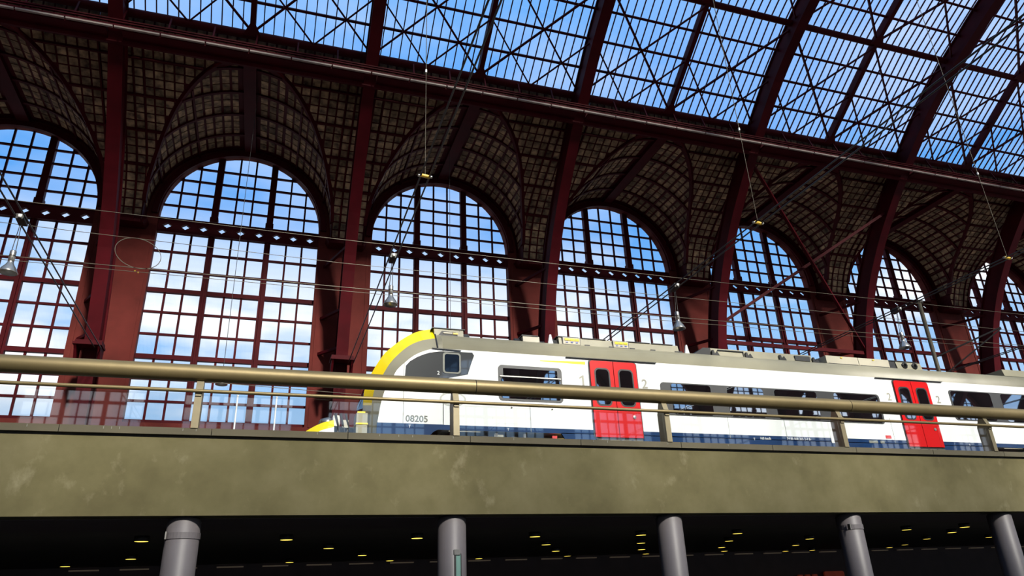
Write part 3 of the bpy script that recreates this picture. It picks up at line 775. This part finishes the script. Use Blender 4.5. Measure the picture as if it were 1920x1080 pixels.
# lamps on long vertical cables close to the windows
p = at(415, 721, 30); lamp((p.x, p.y, p.z), 'bell lamp just under the handrail before the second window', (p.x, p.y, ZV+math.sqrt(RV**2-(p.x-XC(2))**2)), True)
p = at(845, 700, 31); lamp((p.x, p.y, p.z), 'bell lamp on a thin cable hidden behind the train roof', (p.x, p.y, ZV+math.sqrt(RV**2-(p.x-XC(3))**2)), True)
p = at(1478, 700, 33); lamp((p.x, p.y, p.z), 'bell lamp on a thin cable before the braced window', (p.x, p.y, ZV+math.sqrt(max(.1, RV**2-(p.x-XC(5))**2))), True)

# catenary wires along the tracks
def wire(name, pts, Y, r, label, cat='wire', mat='wire_pale'):
    P_ = [at(px, py, Y) for px, py in pts]; d = (P_[-1]-P_[0]).normalized(); P_[0] = P_[0]-d*12; P_.append(P_[-1]+d*25)
    mb = MB()
    for a, b in zip(P_, P_[1:]): mb.bar(a, b, r*2, r*2)
    return tag(mb.build(name, mat), label, cat, 'overhead wires')
wire('overhead_wire', [(0, 368), (640, 449), (1280, 522), (1920, 590)], 23.0, .008, 'topmost overhead wire crossing just below the diamond girders')
wire('overhead_wire', [(0, 409), (640, 493), (1280, 558), (1920, 622)], 26.0, .008, 'overhead wire touching the top of the wire loop')
wire('overhead_wire', [(0, 475), (640, 538), (1280, 596), (1920, 648)], 22.5, .009, 'overhead wire touching the bottom of the wire loop')
wire('overhead_wire', [(0, 484), (640, 545), (1280, 604), (1920, 656)], 26.0, .008, 'overhead wire just below the bottom of the wire loop')
wire('overhead_wire', [(0, 690), (400, 717), (700, 742), (1920, 820)], 24.5, .008, 'overhead wire low behind the handrail')
p = at(259, 475, 22.5); mb = MB(); n = 48
for i in range(n):
    a0, a1 = 2*math.pi*i/n, 2*math.pi*(i+1)/n
    mb.bar((p.x+.66*math.cos(a0), 22.5, p.z+.50*math.sin(a0)-.12*math.cos(a0)), (p.x+.66*math.cos(a1), 22.5, p.z+.50*math.sin(a1)-.12*math.cos(a1)), 0.018, .018)
lo_ = tag(mb.build('wire_loop', 'wire_pale'), 'thin oval loop of wire hanging before the second pier', 'wire')
for q in ((253, 508), (259, 511)):
    c = at(*q, 22.5); MB().lathe([(0, -.03), (.03, 0), (0, .03)], c, 8).build('clip', 'insulator', lo_)

# grey mast and cantilever
mp_ = at(1764, 690, 24)
ms = thing('catenary_mast', (mp_.x, 24, FLOOR), 'tall plain grey steel mast standing behind the train', 'mast')
pt_ = at(1722, 563, 24)
MB().lathe([(.10, FLOOR), (.085, pt_.z), (.0, pt_.z)], (pt_.x, 24, 0), 16).build('pole', 'wire_pale', ms, True)
bar('cantilever_arm', (pt_.x, 24, pt_.z-2.9), (pt_.x+1.4, 21.5, pt_.z-2.2), .06, .06, 'cable', ms); bar('cantilever_stay', (pt_.x, 24, pt_.z-3.9), (pt_.x+1.4, 21.5, pt_.z-2.25), .05, .05, 'cable', ms)
box('clamp', pt_.x-.05, pt_.x+.16, 23.9, 24.1, pt_.z-.14, pt_.z-.02, 'cable', ms)
for i, (qx, qy) in enumerate(((446, 742), (519, 745))):
    c = at(qx, qy, 24)
    pp = thing('platform_post', (c.x, 24, FLOOR), ('thin white post seen through the glass beside the first handrail post', 'thin white post seen through the glass before the train nose')[i], 'post', 'white platform posts')
    rod('shaft', (c.x, 24, FLOOR), (c.x, 24, c.z), .025, 'paint_white', pp); rod('base_plate', (c.x, 24, FLOOR), (c.x, 24, FLOOR+.04), .14, 'paint_white', pp)
    MB().lathe([(0, c.z+.03), (.03, c.z+.02), (.04, c.z), (.025, c.z-.02)], (c.x, 24, 0), 12).build('post_cap', 'paint_white', pp, True)

# ------------------------------------------------------------------ railing
rl_ = thing('railing', (3, 13.5, 2.955), 'bronze tube handrail on bent steel posts with glass panels along the parapet', 'railing')
JX = [-14.85, -5.5, 3.85, 13.2, 22.55, 31.9, 41.25]
for a, b in zip(JX, JX[1:]): rod('handrail_tube', (a+.008, 13.52, 3.965), (b-.008, 13.52, 3.965), .152, 'bronze', rl_, 32); rod('tube_joint', (b-.01, 13.52, 3.965), (b+.01, 13.52, 3.965), .145, 'cable', rl_, 24)
PX = [-1.25+4.69*k for k in range(-2, 9)]
zr0 = at(300, 730.5, 13.4).z
for x in PX:
    po = MB().prism_x([(13.42, 2.955), (13.42, zr0+.04), (13.50, 3.84), (13.62, 3.84), (13.72, zr0), (13.72, 2.955)], x-.06, x+.06).build('post', 'steel_post', rl_)
    rod('bolt', (x, 13.36, zr0), (x, 13.44, zr0), .03, 'aluminium', po)
    MB().box(x-.05, x+.05, 13.395, 13.425, zr0-.08, zr0+.05).build('clamp', 'steel_post', po)
for a, b in zip(PX, PX[1:]):
    rod('mid_rail', (a, 13.375, zr0), (b, 13.375, zr0), .034, 'bronze', rl_, 12)
    box('glass_panel', a+.08, b-.08, 13.47, 13.485, 2.96, zr0-.03, 'rail_glass', rl_)

# ------------------------------------------------------------------ train
TY = 18.0; TC = 19.42; ZR = 3.2
tr = thing('train', (14, TC, ZR), 'white electric train with yellow nose, red doors and blue skirt', 'train')
XE = 28.6; XN = 3.20                      # body end, seam behind the nose
def side_prism(name, poly, mat, parent, y0=-.02, y1=.03, m2=None): return MB().prism_y(poly, TY+y0, TY+y1).build(name, mat, parent)
# body shell behind the cab
prof = [(TY, 4.10), (TY, 4.23), (TY, 6.31), (TY+.035, 6.47), (TY+.10, 6.62), (TY+.22, 6.75), (TY+.40, 6.84), (TY+.8, 6.90), (TC, 6.92)]
prof = prof+[(2*TC-y, z) for y, z in prof[-2::-1]]
body = bpy.data.meshes.new('body'); v = []; f = []; n = len(prof)
XS = 4.25
xs_ = [XS, XE]
v = [(x, y, z) for x in xs_ for y, z in prof]
f = [(i, i+1, n+i+1, n+i) for i in range(n-1)]+[(n-1, 0, n, 2*n-1), tuple(range(n, 2*n))[::-1], tuple(range(n))]
body.from_pydata(v, [], f)
for q in ('train_white', 'train_grey', 'train_blue'): body.materials.append(MAT[q])
for i, pl in enumerate(body.polygons):
    if i < n-1:
        z0, z1 = prof[i][1], prof[i+1][1]; pl.material_index = 2 if max(z0, z1) < 4.25 else (1 if min(z0, z1) > 6.3 else 0); pl.use_smooth = min(z0, z1) > 6.3
obj('body', body, tr)
# nose: curves measured on their own planes, lofted over to the far side
def c2(x, y): return (560+x*.2315, 600+y*.2315)
W_ = [(1125, 225), (1020, 250), (930, 290), (860, 345), (800, 400), (770, 450), (735, 505), (700, 565), (665, 680), (645, 790), (632, 880)]
I_ = [(1110, 148), (1000, 165), (900, 205), (810, 275), (740, 350), (690, 430), (648, 505), (612, 570), (590, 690), (578, 790), (572, 880)]
O_ = [(1092, 73), (960, 95), (850, 150), (760, 215), (680, 290), (585, 440), (555, 520), (530, 580), (520, 690), (516, 790), (512, 880)]
CW = [at(*c2(*q), TY) for q in W_]; CI = [at(*c2(*q), TY+.30) for q in I_]; CO = [at(*c2(*q), TY+.72) for q in O_]
for L_ in (CW, CI, CO):
    e_ = L_[-1]; L_.append(Vector((e_.x+.02, e_.y, 3.62)))
def loft(name, A, B, mat, smooth=True):
    n = len(A); A = catmull([tuple(p) for p in A], 3); B = catmull([tuple(p) for p in B], 3); n = len(A)
    mb = MB(); mb.add(A+B, [(i, i+1, n+i+1, n+i) for i in range(n-1)]); return mb.build(name, mat, tr, smooth)
flip = lambda L_: [Vector((p.x, 2*TC-p.y, p.z)) for p in L_]
loft('cab_shoulder', CW, CI, 'train_grey'); loft('cab_shoulder', flip(CW), flip(CI), 'train_grey')
hd = loft('yellow_hood', CI[:9], CO[:9], 'train_yellow'); loft('yellow_hood', flip(CI[:9]), flip(CO[:9]), 'train_yellow')
loft('lower_nose', CI[8:], CO[8:], 'train_grey'); loft('lower_nose', flip(CI[8:]), flip(CO[8:]), 'train_grey')
loft('yellow_hood', CO[:5], flip(CO[:5]), 'train_yellow')
ws = loft('windscreen', CO[4:10], flip(CO[4:10]), 'cab_glass')
loft('front_panel', CO[9:], flip(CO[9:]), 'train_grey')
# cab side wall between the nose curve and the seam
top_ = [(p[0], p[2]) for p in catmull([tuple(p) for p in CW], 3)]
pts = top_+[(3.55, 3.62), (3.78, 3.80), (4.0, 4.04), (4.12, 4.10), (XS+.02, 4.10), (XS+.02, 6.31), (top_[0][0]+.02, 6.31)]
pts = [(x, z) for x, z in pts]
for ya, yb in ((TY, TY+.05), (2*TC-TY-.05, 2*TC-TY)): MB().prism_y(pts, ya, yb).build('cab_side', 'train_white', tr)
# blue strip on the cab, below the white
pb_ = [(x, z) for x, z in top_ if z < 4.22]
side_prism('cab_skirt', [(pb_[0][0]-.005, 4.235)]+[(x-.004, z) for x, z in pb_]+[(3.55, 3.62), (3.78, 3.80), (4.0, 4.04), (4.12, 4.10), (XS+.02, 4.10), (XS+.02, 4.235)], 'train_blue', tr, -.006, .02)
# cab roof closing piece (from hood to body roof)
a = [(XS, y, z) for y, z in prof[2:-2]]
n_ = len(a); b_ = []
for y, z in prof[2:-2]:
    yy = min(y, 2*TC-y)-TY
    lo = CW[0] if yy < .02 else None
    # slope of the hood edge across the roof
    k = min(1, yy/.72); zz = CW[0].z*(1-k)+CO[0].z*k; xx = CW[0].x*(1-k)+CO[0].x*k
    if yy >= .30: k2 = min(1, (yy-.30)/.42); zz = CI[0].z*(1-k2)+CO[0].z*k2; xx = CI[0].x*(1-k2)+CO[0].x*k2
    else: k2 = yy/.30; zz = CW[0].z*(1-k2)+CI[0].z*k2; xx = CW[0].x*(1-k2)+CI[0].x*k2
    b_.append((xx, y, zz))
MB().add(a+b_, [(i, i+1, n_+i+1, n_+i) for i in range(n_-1)]).build('cab_roof', 'train_grey', tr, True)
# roof seam (black gasket line)
mb = MB()
for p_, q_ in zip((CW[0], CI[0]), (CI[0], CO[0])): mb.bar(p_+Vector((0, -.02, .0)), q_+Vector((0, -.02, .0)), .03, .03)
mb.build('roof_gasket', 'train_black', tr)
# dark cab side glazing with its window
cp = [at(*c2(*q), TY) for q in [(860, 455), (868, 370), (900, 335), (960, 300), (1010, 280), (1060, 265), (1150, 255), (1300, 260), (1405, 265), (1420, 290), (1395, 360), (1370, 440), (1180, 475), (1050, 500), (900, 520)]]
cg = side_prism('cab_glazing', [(p.x, p.z) for p in cp], 'cab_panel', tr, -.012, .01)
wq = [at(*c2(*q), TY) for q in [(1165, 262), (1310, 268), (1310, 440), (1165, 432)]]
fx0, fx1, fz0, fz1 = wq[0].x, wq[1].x, wq[3].z, wq[0].z
cwn = side_prism('cab_window', rr(fx0, fx1, fz0, fz1, .09), 'letter_grey', tr, -.03, .0)
side_prism('pane', rr(fx0+.055, fx1-.045, fz0+.045, fz1-.05, .06), 'cab_glass', cwn, -.04, .0)
MB().bar((3.95, TY-.03, 6.30), (4.75, TY-.03, 6.275), .03, .02).build('rain_gutter', 'train_black', tr)
side_prism('logo_ring', [(4.52+.36*math.cos(a*math.pi/20), 4.92+.195*math.sin(a*math.pi/20)) for a in range(40)], 'logo_pale', tr, -.004, .01)
lg = side_prism('logo_inner', [(4.52+.31*math.cos(a*math.pi/20), 4.92+.15*math.sin(a*math.pi/20)) for a in range(40)], 'train_white', tr, -.006, .01)
text('logo_letter', 'B', .26, (4.44, TY-.008, 4.83), 'logo_pale', tr)
# skirts (blue), open at the bogies
for xa, xb in ((7.85, 23.2), ):
    side_prism('skirt', [(xa, 3.62), (xb, 3.62), (xb+.25, 4.12), (xa-.3, 4.12)], 'train_blue', tr, 0, .06)
side_prism('skirt', [(27.4, 3.62), (28.6, 3.62), (28.6, 4.12), (27.1, 4.12)], 'train_blue', tr, 0, .06)
# bogies
def wheel_me():
    q = MB().lathe([(0, .07), (.10, .08), (.12, .05), (.34, .04), (.36, .065), (.42, .065), (.44, -.07), (.40, -.07), (.36, -.04), (.1, -.06), (0, -.06)], (0, 0, 0), 28); return mesh('wheel', q.v, q.f, 'train_black', True)
WHEEL = wheel_me()
for bx in (5.85, 25.3):
    bg_ = MB().box(bx-1.75, bx+1.75, TY+.18, TY+.36, 3.72, 3.98).box(bx-.9, bx+.9, TY+.14, TY+.4, 3.55, 3.75).build('bogie_frame', 'train_black', tr)
    for dx in (-1.25, 1.25):
        for yy in (TY+.5, 2*TC-TY-.5): obj('wheel', WHEEL, bg_, Matrix.Translation((bx+dx, yy, ZR+.44)) @ Matrix.Rotation(math.pi/2, 4, 'X'))
        MB().box(bx+dx-.16, bx+dx+.16, TY+.06, TY+.2, 3.58, 3.86).build('axle_box', 'frame_grey', bg_)
    for dx in (-.45, .35):
        MB().lathe([(.10, 3.74), (.13, 3.78), (.10, 3.82), (.13, 3.86), (.10, 3.90), (.13, 3.94), (.10, 3.98)], (bx+dx, TY+.12, 0), 14).build('coil_spring', 'frame_grey', bg_, True)
        rod('damper', (bx+dx+.3, TY+.06, 3.80), (bx+dx+.3, TY+.06, 4.06), .055, 'aluminium', bg_)
    MB().box(bx-.2, bx+.05, TY+.02, TY+.1, 3.84, 4.02).build('junction_box', 'roof_box', bg_); MB().box(bx+.55, bx+1.0, TY+.02, TY+.12, 3.80, 3.96).build('equipment_box', 'roof_box', bg_)
    side_prism('lifting_bracket', [(bx-1.45, 4.06), (bx-.6, 4.06), (bx-.6, 4.075), (bx-1.45, 4.075)], 'roof_box_pale', bg_, -.02, .02)
ub = MB().box(3.3, 28.4, TY+.62, 2*TC-TY-.62, 3.45, 4.12).box(7.95, 23.2, TY+.12, 2*TC-TY-.12, 3.55, 4.1).build('underframe', 'train_black', tr)
MB().box(7.45, 7.62, TY-.01, TY+.1, 3.87, 3.96).build('orange_lamp', 'insulator', tr); MB().box(7.28, 7.42, TY-.01, TY+.1, 3.93, 4.03).build('red_lamp', 'signal_red', tr)
# doors
for x0 in (8.56, 19.68):
    x1 = x0+1.48; xm = (x0+x1)/2
    side_prism('door_surround', rr(x0-.04, x1+.04, 3.98, 6.27, .10), 'train_black', tr, -.012, .01)
    for a, b in ((x0, xm-.01), (xm+.01, x1)):
        left = a == x0; r_ = .09
        poly = [(a, 4.03), (b, 4.03)]+([(b, 6.24)]+[(a+r_-r_*math.sin(k*math.pi/10), 6.24-r_+r_*math.cos(k*math.pi/10)) for k in range(6)] if left else [(b-r_+r_*math.cos(k*math.pi/10), 6.24-r_+r_*math.sin(k*math.pi/10)) for k in range(6)]+[(a, 6.24)])
        d = side_prism('door_leaf', poly, 'train_red', tr, -.045, .0)
        c = (a+b)/2
        side_prism('window_seal', rr(c-.245, c+.245, 4.91, 6.03, .14), 'train_black', d, -.05, -.03); side_prism('window_pane', rr(c-.20, c+.20, 4.955, 5.985, .11), 'train_glass', d, -.056, -.03)
        if not left: MB().lathe([(0, 0), (.05, 0), (.05, .02), (0, .025)], (0, 0, 0), 14).build('door_lock', 'aluminium', d).matrix_basis = Matrix.Translation((b-.22, TY-.045, 4.62)) @ Matrix.Rotation(math.pi/2, 4, 'X')
        bar('kick_line', (a+.18 if left else b-.12, TY-.048, 4.06), (a+.18 if left else b-.12, TY-.048, 4.85), .012, .006, 'signal_red', d)
    MB().bar((x0-.72, TY-.03, 6.295), (x1+.70, TY-.03, 6.295), .05, .018).build('door_rain_gutter', 'train_black', tr)
    st = MB().box(x0+.02, x1-.02, TY-.05, TY+.1, 3.84, 3.98).build('door_step', 'train_black', tr)
    for k in range(4): MB().box(x0+.06+k*.36, x0+.36+k*.36, TY-.07, TY-.05, 3.87, 3.95).build('step_grille', 'roof_box', st)
# saloon windows
def saloon(x0, x1, z0, z1, panes, capl=False, hopper=False):
    fr = side_prism('window_band', rr(x0, x1, z0, z1, .11), 'frame_grey', tr, -.015, .01)
    for a, b in panes:
        if hopper:
            side_prism('window_pane', rr(a, b, z0+.06, z1-.36, .07), 'train_glass', fr, -.022, .0); side_prism('window_pane', rr(a+.07, b-.07, z1-.30, z1-.09, .02), 'train_glass', fr, -.022, .0)
            MB().bar((a-.03, TY-.03, z1-.325), (b+.03, TY-.03, z1-.325), .03, .03).build('hopper_rail', 'aluminium', fr)
        else: side_prism('window_pane', rr(a, b, z0+.03, z1-.035, .09), 'train_glass', fr, -.022, .0)
saloon(5.80, 7.68, 4.95, 5.95, [(5.87, 7.61)], hopper=True)
saloon(10.80, 18.94, 4.74, 5.72, [(11.14, 12.50), (13.08, 14.38), (14.80, 16.40), (17.08, 18.86)])
saloon(22.05, 27.6, 4.98, 6.03, [(22.12, 23.95), (24.44, 26.2), (26.4, 27.5)])
# lettering
text('running_number', '08205', .235, (3.27, TY-.004, 4.285), 'letter_grey', tr)
side_prism('class_numeral', [(8.30, 5.49), (8.36, 5.49), (8.36, 5.785), (8.315, 5.785), (8.22, 5.725), (8.22, 5.675), (8.30, 5.715)], 'numeral_pale', tr, -.006, .0); text('class_numeral', '2', .38, (10.20, TY-.004, 5.51), 'numeral_pale', tr)
text('class_numeral', '2', .36, (19.30, TY-.004, 5.55), 'numeral_pale', tr); text('class_numeral', '2', .36, (21.42, TY-.004, 5.55), 'numeral_pale', tr)
text('cab_numeral', '2', .14, (4.09, TY-.016, 5.57), 'paint_white', tr)
text('vehicle_number', '74 88 008 205 2-4 B-', .105, (14.96, TY-.006, 4.13), 'paint_white', tr); text('vehicle_number', '160 km/h', .105, (13.98, TY-.006, 4.11), 'paint_white', tr)
for x, z in ((3.35, 4.17), (6.0, 4.17), (13.75, 4.12), (22.3, 4.15)): text('jack_mark', 'T', .10, (x, TY-.008, z-.04), 'paint_white', tr)
side_prism('pictogram_plate', rr(16.62, 16.82, 4.07, 4.30, .03), 'paint_white', tr, -.012, .0); side_prism('notice_plate', rr(18.82, 19.04, 4.27, 4.37, .01), 'signal_red', tr, -.012, .0)
for a, b in ((18.1, 18.45), (18.55, 18.72)): side_prism('data_plate', rr(a, b, 4.11, 4.19, .01), 'letter_grey', tr, -.006, .0)
side_prism('notice_plate', rr(5.6, 6.35, 4.32, 4.55, .02), 'paint_white', tr, -.004, .0)
side_prism('first_class_stripe', [(7.05, 6.13), (8.44, 6.11), (8.44, 6.20), (7.05, 6.155)], 'train_yellow', tr, -.004, .0)
for x, z0, z1 in ((3.21, 4.24, 5.85), (6.68, 4.12, 4.88), (12.95, 4.12, 4.74), (14.98, 4.12, 4.74), (19.17, 4.12, 4.95)): MB().box(x-.008, x+.008, TY-.003, TY+.01, z0, z1).build('panel_seam', 'letter_grey', tr)
for x in (6.15, 7.33): MB().lathe([(0, -.03), (.03, 0), (0, .03)], (x, TY-.01, 4.76), 8).build('marker_stud', 'letter_grey', tr)
# roof equipment
YB0, YB1 = TY+.42, 2*TC-TY-.42
def rbox(x0, x1, z0, z1, mat, y0=None, slope=.05, name='roof_box'):
    y0 = YB0 if y0 is None else y0
    return MB().prism_x([(y0, z0), (y0+slope, z1), (2*TC-y0-slope, z1), (2*TC-y0, z0)], x0, x1).build(name, mat, tr)
rc = rbox(4.11, 4.95, 6.80, 7.06, 'roof_box'); MB().prism_y([(4.22, 6.84), (4.80, 6.82), (4.72, 6.96), (4.32, 6.98)], YB0-.01, YB0+.1).build('vent_recess', 'train_black', rc)
MB().box(4.36, 4.62, YB0-.03, YB0, 6.90, 6.945).build('marker_lamp', 'roof_box_pale', rc); MB().box(4.64, 4.78, YB0-.03, YB0, 6.89, 6.94).build('marker_lamp', 'insulator', rc)
MB().box(4.05, 5.0, YB0+.02, YB1, 7.06, 7.08).build('lid', 'train_black', rc); rbox(4.97, 5.16, 6.82, 7.0, 'train_black', YB0+.1, .08, 'cable_box')
rs = rbox(6.73, 7.24, 6.82, 7.02, 'roof_box_pale', None, .02); MB().box(6.70, 7.2, YB0, YB1, 7.02, 7.05).build('lid', 'train_black', rs)
rbox(6.52, 6.72, 6.82, 6.98, 'train_black', YB0+.05, .12, 'cable_box'); rbox(7.25, 7.40, 6.82, 6.90, 'train_black', YB0, .05, 'cable_box')
for x in (7.58, 12.16):
    af = MB().prism_y([(x-.085, 6.80), (x+.085, 6.80), (x+.025, 7.11), (x-.02, 7.11)], YB0-.02, YB0+.04); af.build('antenna_fin', 'paint_white', tr)
r1 = rbox(7.86, 11.88, 6.83, 7.08, 'roof_box')
for a, b in ((7.98, 8.52), (9.62, 10.12)):
    MB().box(a-.02, b+.02, YB0-.008, YB0+.02, 6.84, 7.075).build('panel_frame', 'train_black', r1); lp = MB().box(a, b, YB0-.015, YB0+.02, 6.855, 7.06).build('warning_panel', 'roof_box_pale', r1)
    wq_ = (b-a)/3
    for k in range(3): MB().box(a+.05+k*(wq_-.02), a+.03+(k+1)*(wq_-.02), YB0-.03, YB0, 6.965, 7.03).build('yellow_flash', 'train_yellow', r1); MB().box(a+.08+k*(wq_-.02), a+.15+k*(wq_-.02), YB0-.03, YB0, 6.90, 6.92).build('blue_mark', 'label_blue', r1)
for a, b in ((7.8, 8.5), (8.62, 9.4), (10.1, 10.9), (10.95, 11.7)): MB().box(a, b, YB0+.02, YB1, 7.08, 7.10).build('lid', 'train_black', r1)
for x in (8.75, 9.55, 10.25, 10.95, 11.8): MB().box(x-.08, x+.08, YB0-.03, YB0, 6.83, 6.87).build('latch', 'train_black', r1)
rbox(7.66, 7.84, 6.82, 7.02, 'train_black', YB0+.05, .1, 'cable_box'); rbox(11.9, 12.06, 6.82, 6.93, 'train_black', YB0+.05, .05, 'cable_box')
r2 = rbox(13.05, 16.96, 6.83, 7.09, 'roof_box'); MB().prism_y([(12.40, 6.83), (13.1, 6.83), (13.05, 7.09), (12.78, 7.08)], YB0+.03, YB1-.03).build('sloped_cover', 'train_black', tr)
for x in (13.1, 14.35, 15.65, 16.98): MB().prism_y([(x-.06, 6.83), (x+.22, 6.83), (x+.14, 6.97), (x+.05, 6.88), (x+.02, 7.0), (x-.04, 7.0)], YB0-.05, YB0-.0).build('bracket', 'train_black', r2)
MB().box(16.25, 16.85, YB0-.02, YB0+.05, 6.86, 7.03).build('grille', 'frame_grey', r2); MB().box(13.3, 14.25, YB0-.012, YB0+.02, 7.02, 7.04).build('seam', 'frame_grey', r2); MB().box(14.24, 14.26, YB0-.012, YB0+.02, 6.86, 7.04).build('seam', 'frame_grey', r2)
rbox(17.0, 17.5, 6.83, 7.08, 'train_black', YB0+.2, .25, 'cable_box')
for a, b in ((17.54, 18.88), (18.90, 20.22)):
    r3 = rbox(a, b, 6.86, 7.13, 'roof_box_pale', None, .01)
    MB().box(a+.05, b-.05, YB0-.02, YB0+.02, 6.84, 6.86).build('base_flange', 'train_black', r3); MB().box(a+.6, a+.68, YB0-.015, YB0, 7.06, 7.10).build('badge', 'insulator', r3)
rbox(20.23, 20.55, 6.84, 7.13, 'train_black', YB0+.05, .02, 'cable_box')
r4 = rbox(20.56, 21.68, 6.84, 7.10, 'roof_box'); MB().box(20.3, 21.6, YB0+.05, YB1, 7.12, 7.15).build('lid', 'train_black', r4)
for x in (20.9, 21.35):
    q = MB().lathe([(.03, 0), (.03, .03), (.10, .03), (.12, 0)], (0, 0, 0), 18); o = q.build('cooling_fan', 'train_black', r4, True); o.matrix_basis = Matrix.Translation((x, YB0-.0, 6.97)) @ Matrix.Rotation(math.pi/2, 4, 'X')
    for a in range(4): o = MB().box(-.11, .11, -.015, .015, 0, .02).build('fan_blade', 'train_black', r4); o.matrix_basis = Matrix.Translation((x, YB0-.01, 6.97)) @ Matrix.Rotation(math.pi/2, 4, 'X') @ Matrix.Rotation(a*math.pi/4, 4, 'Z')
rbox(25.6, 27.5, 6.86, 7.12, 'roof_box')
# coupler gear and opened nose flap in front
cpl = MB().box(1.45, 2.25, TC-.22, TC+.22, 4.02, 4.36).build('coupler', 'frame_grey', tr)
q = MB().lathe([(0, 0), (.13, 0), (.16, .08), (.11, .26), (.0, .28)], (0, 0, 0), 14).build('coupler_head', 'aluminium', cpl, True); q.matrix_basis = Matrix.Translation((1.5, TC-.35, 4.42)) @ Matrix.Rotation(-math.pi/2, 4, 'Y')
MB().box(1.22, 1.46, TC-.28, TC+.28, 4.05, 4.52).build('contact_box', 'frame_grey', cpl); MB().box(1.55, 1.72, TC-.42, TC-.2, 4.34, 4.62).build('valve_block', 'aluminium', cpl); MB().box(1.80, 1.95, TC-.44, TC-.2, 4.30, 4.50).build('valve_block', 'roof_box_pale', cpl)
for k in range(3): rod('coupler_hose', (1.60+.13*k, TC-.46, 4.66), (1.74+.13*k, TC-.40, 4.16), .026, 'train_black', cpl, 8)
p0 = at(*c2(470, 750), TY+.35); p1 = at(*c2(552, 930), TY+.35)
eb = MB().box(p0.x, p1.x, TY+.35, TY+.9, p1.z, p0.z).build('buffer_box', 'train_grey', tr); MB().box(p0.x-.01, p1.x+.01, TY+.33, TY+.9, (p0.z+p1.z)/2-.02, (p0.z+p1.z)/2+.02).build('trim_line', 'train_yellow', eb); MB().box(p0.x+.02, p0.x+.22, TY+.36, TY+.6, p0.z, p0.z+.04).build('cap', 'train_yellow', eb)
fo = [at(*c2(*q), TY+.5) for q in [(285, 810), (200, 830), (120, 865), (40, 915), (10, 960)]]; fi = [at(*c2(*q), TY+.35) for q in [(287, 868), (230, 880), (180, 895), (140, 920), (120, 960)]]
fb = [at(*c2(*q), TY+.3) for q in [(285, 950), (250, 950), (215, 950), (180, 955), (150, 970)]]
loft('nose_flap', fi, fo, 'train_yellow'); loft('nose_flap', fo, flip(fo), 'train_yellow'); loft('nose_flap', flip(fi), flip(fo), 'train_yellow'); loft('nose_flap', fb, fi, 'train_white')
# rails under the train
for i, yy in enumerate((TC-.72, TC+.72)):
    tag(MB().prism_x([(yy-.07, FLOOR), (yy+.07, FLOOR), (yy+.02, FLOOR+.06), (yy+.035, ZR-.04), (yy+.035, ZR), (yy-.035, ZR), (yy-.035, ZR-.04), (yy-.02, FLOOR+.06)], -30, 90).build('rail', 'aluminium'), ('steel rail under the near wheels of the train', 'steel rail under the far wheels of the train')[i], 'rail', 'rails of the train track')
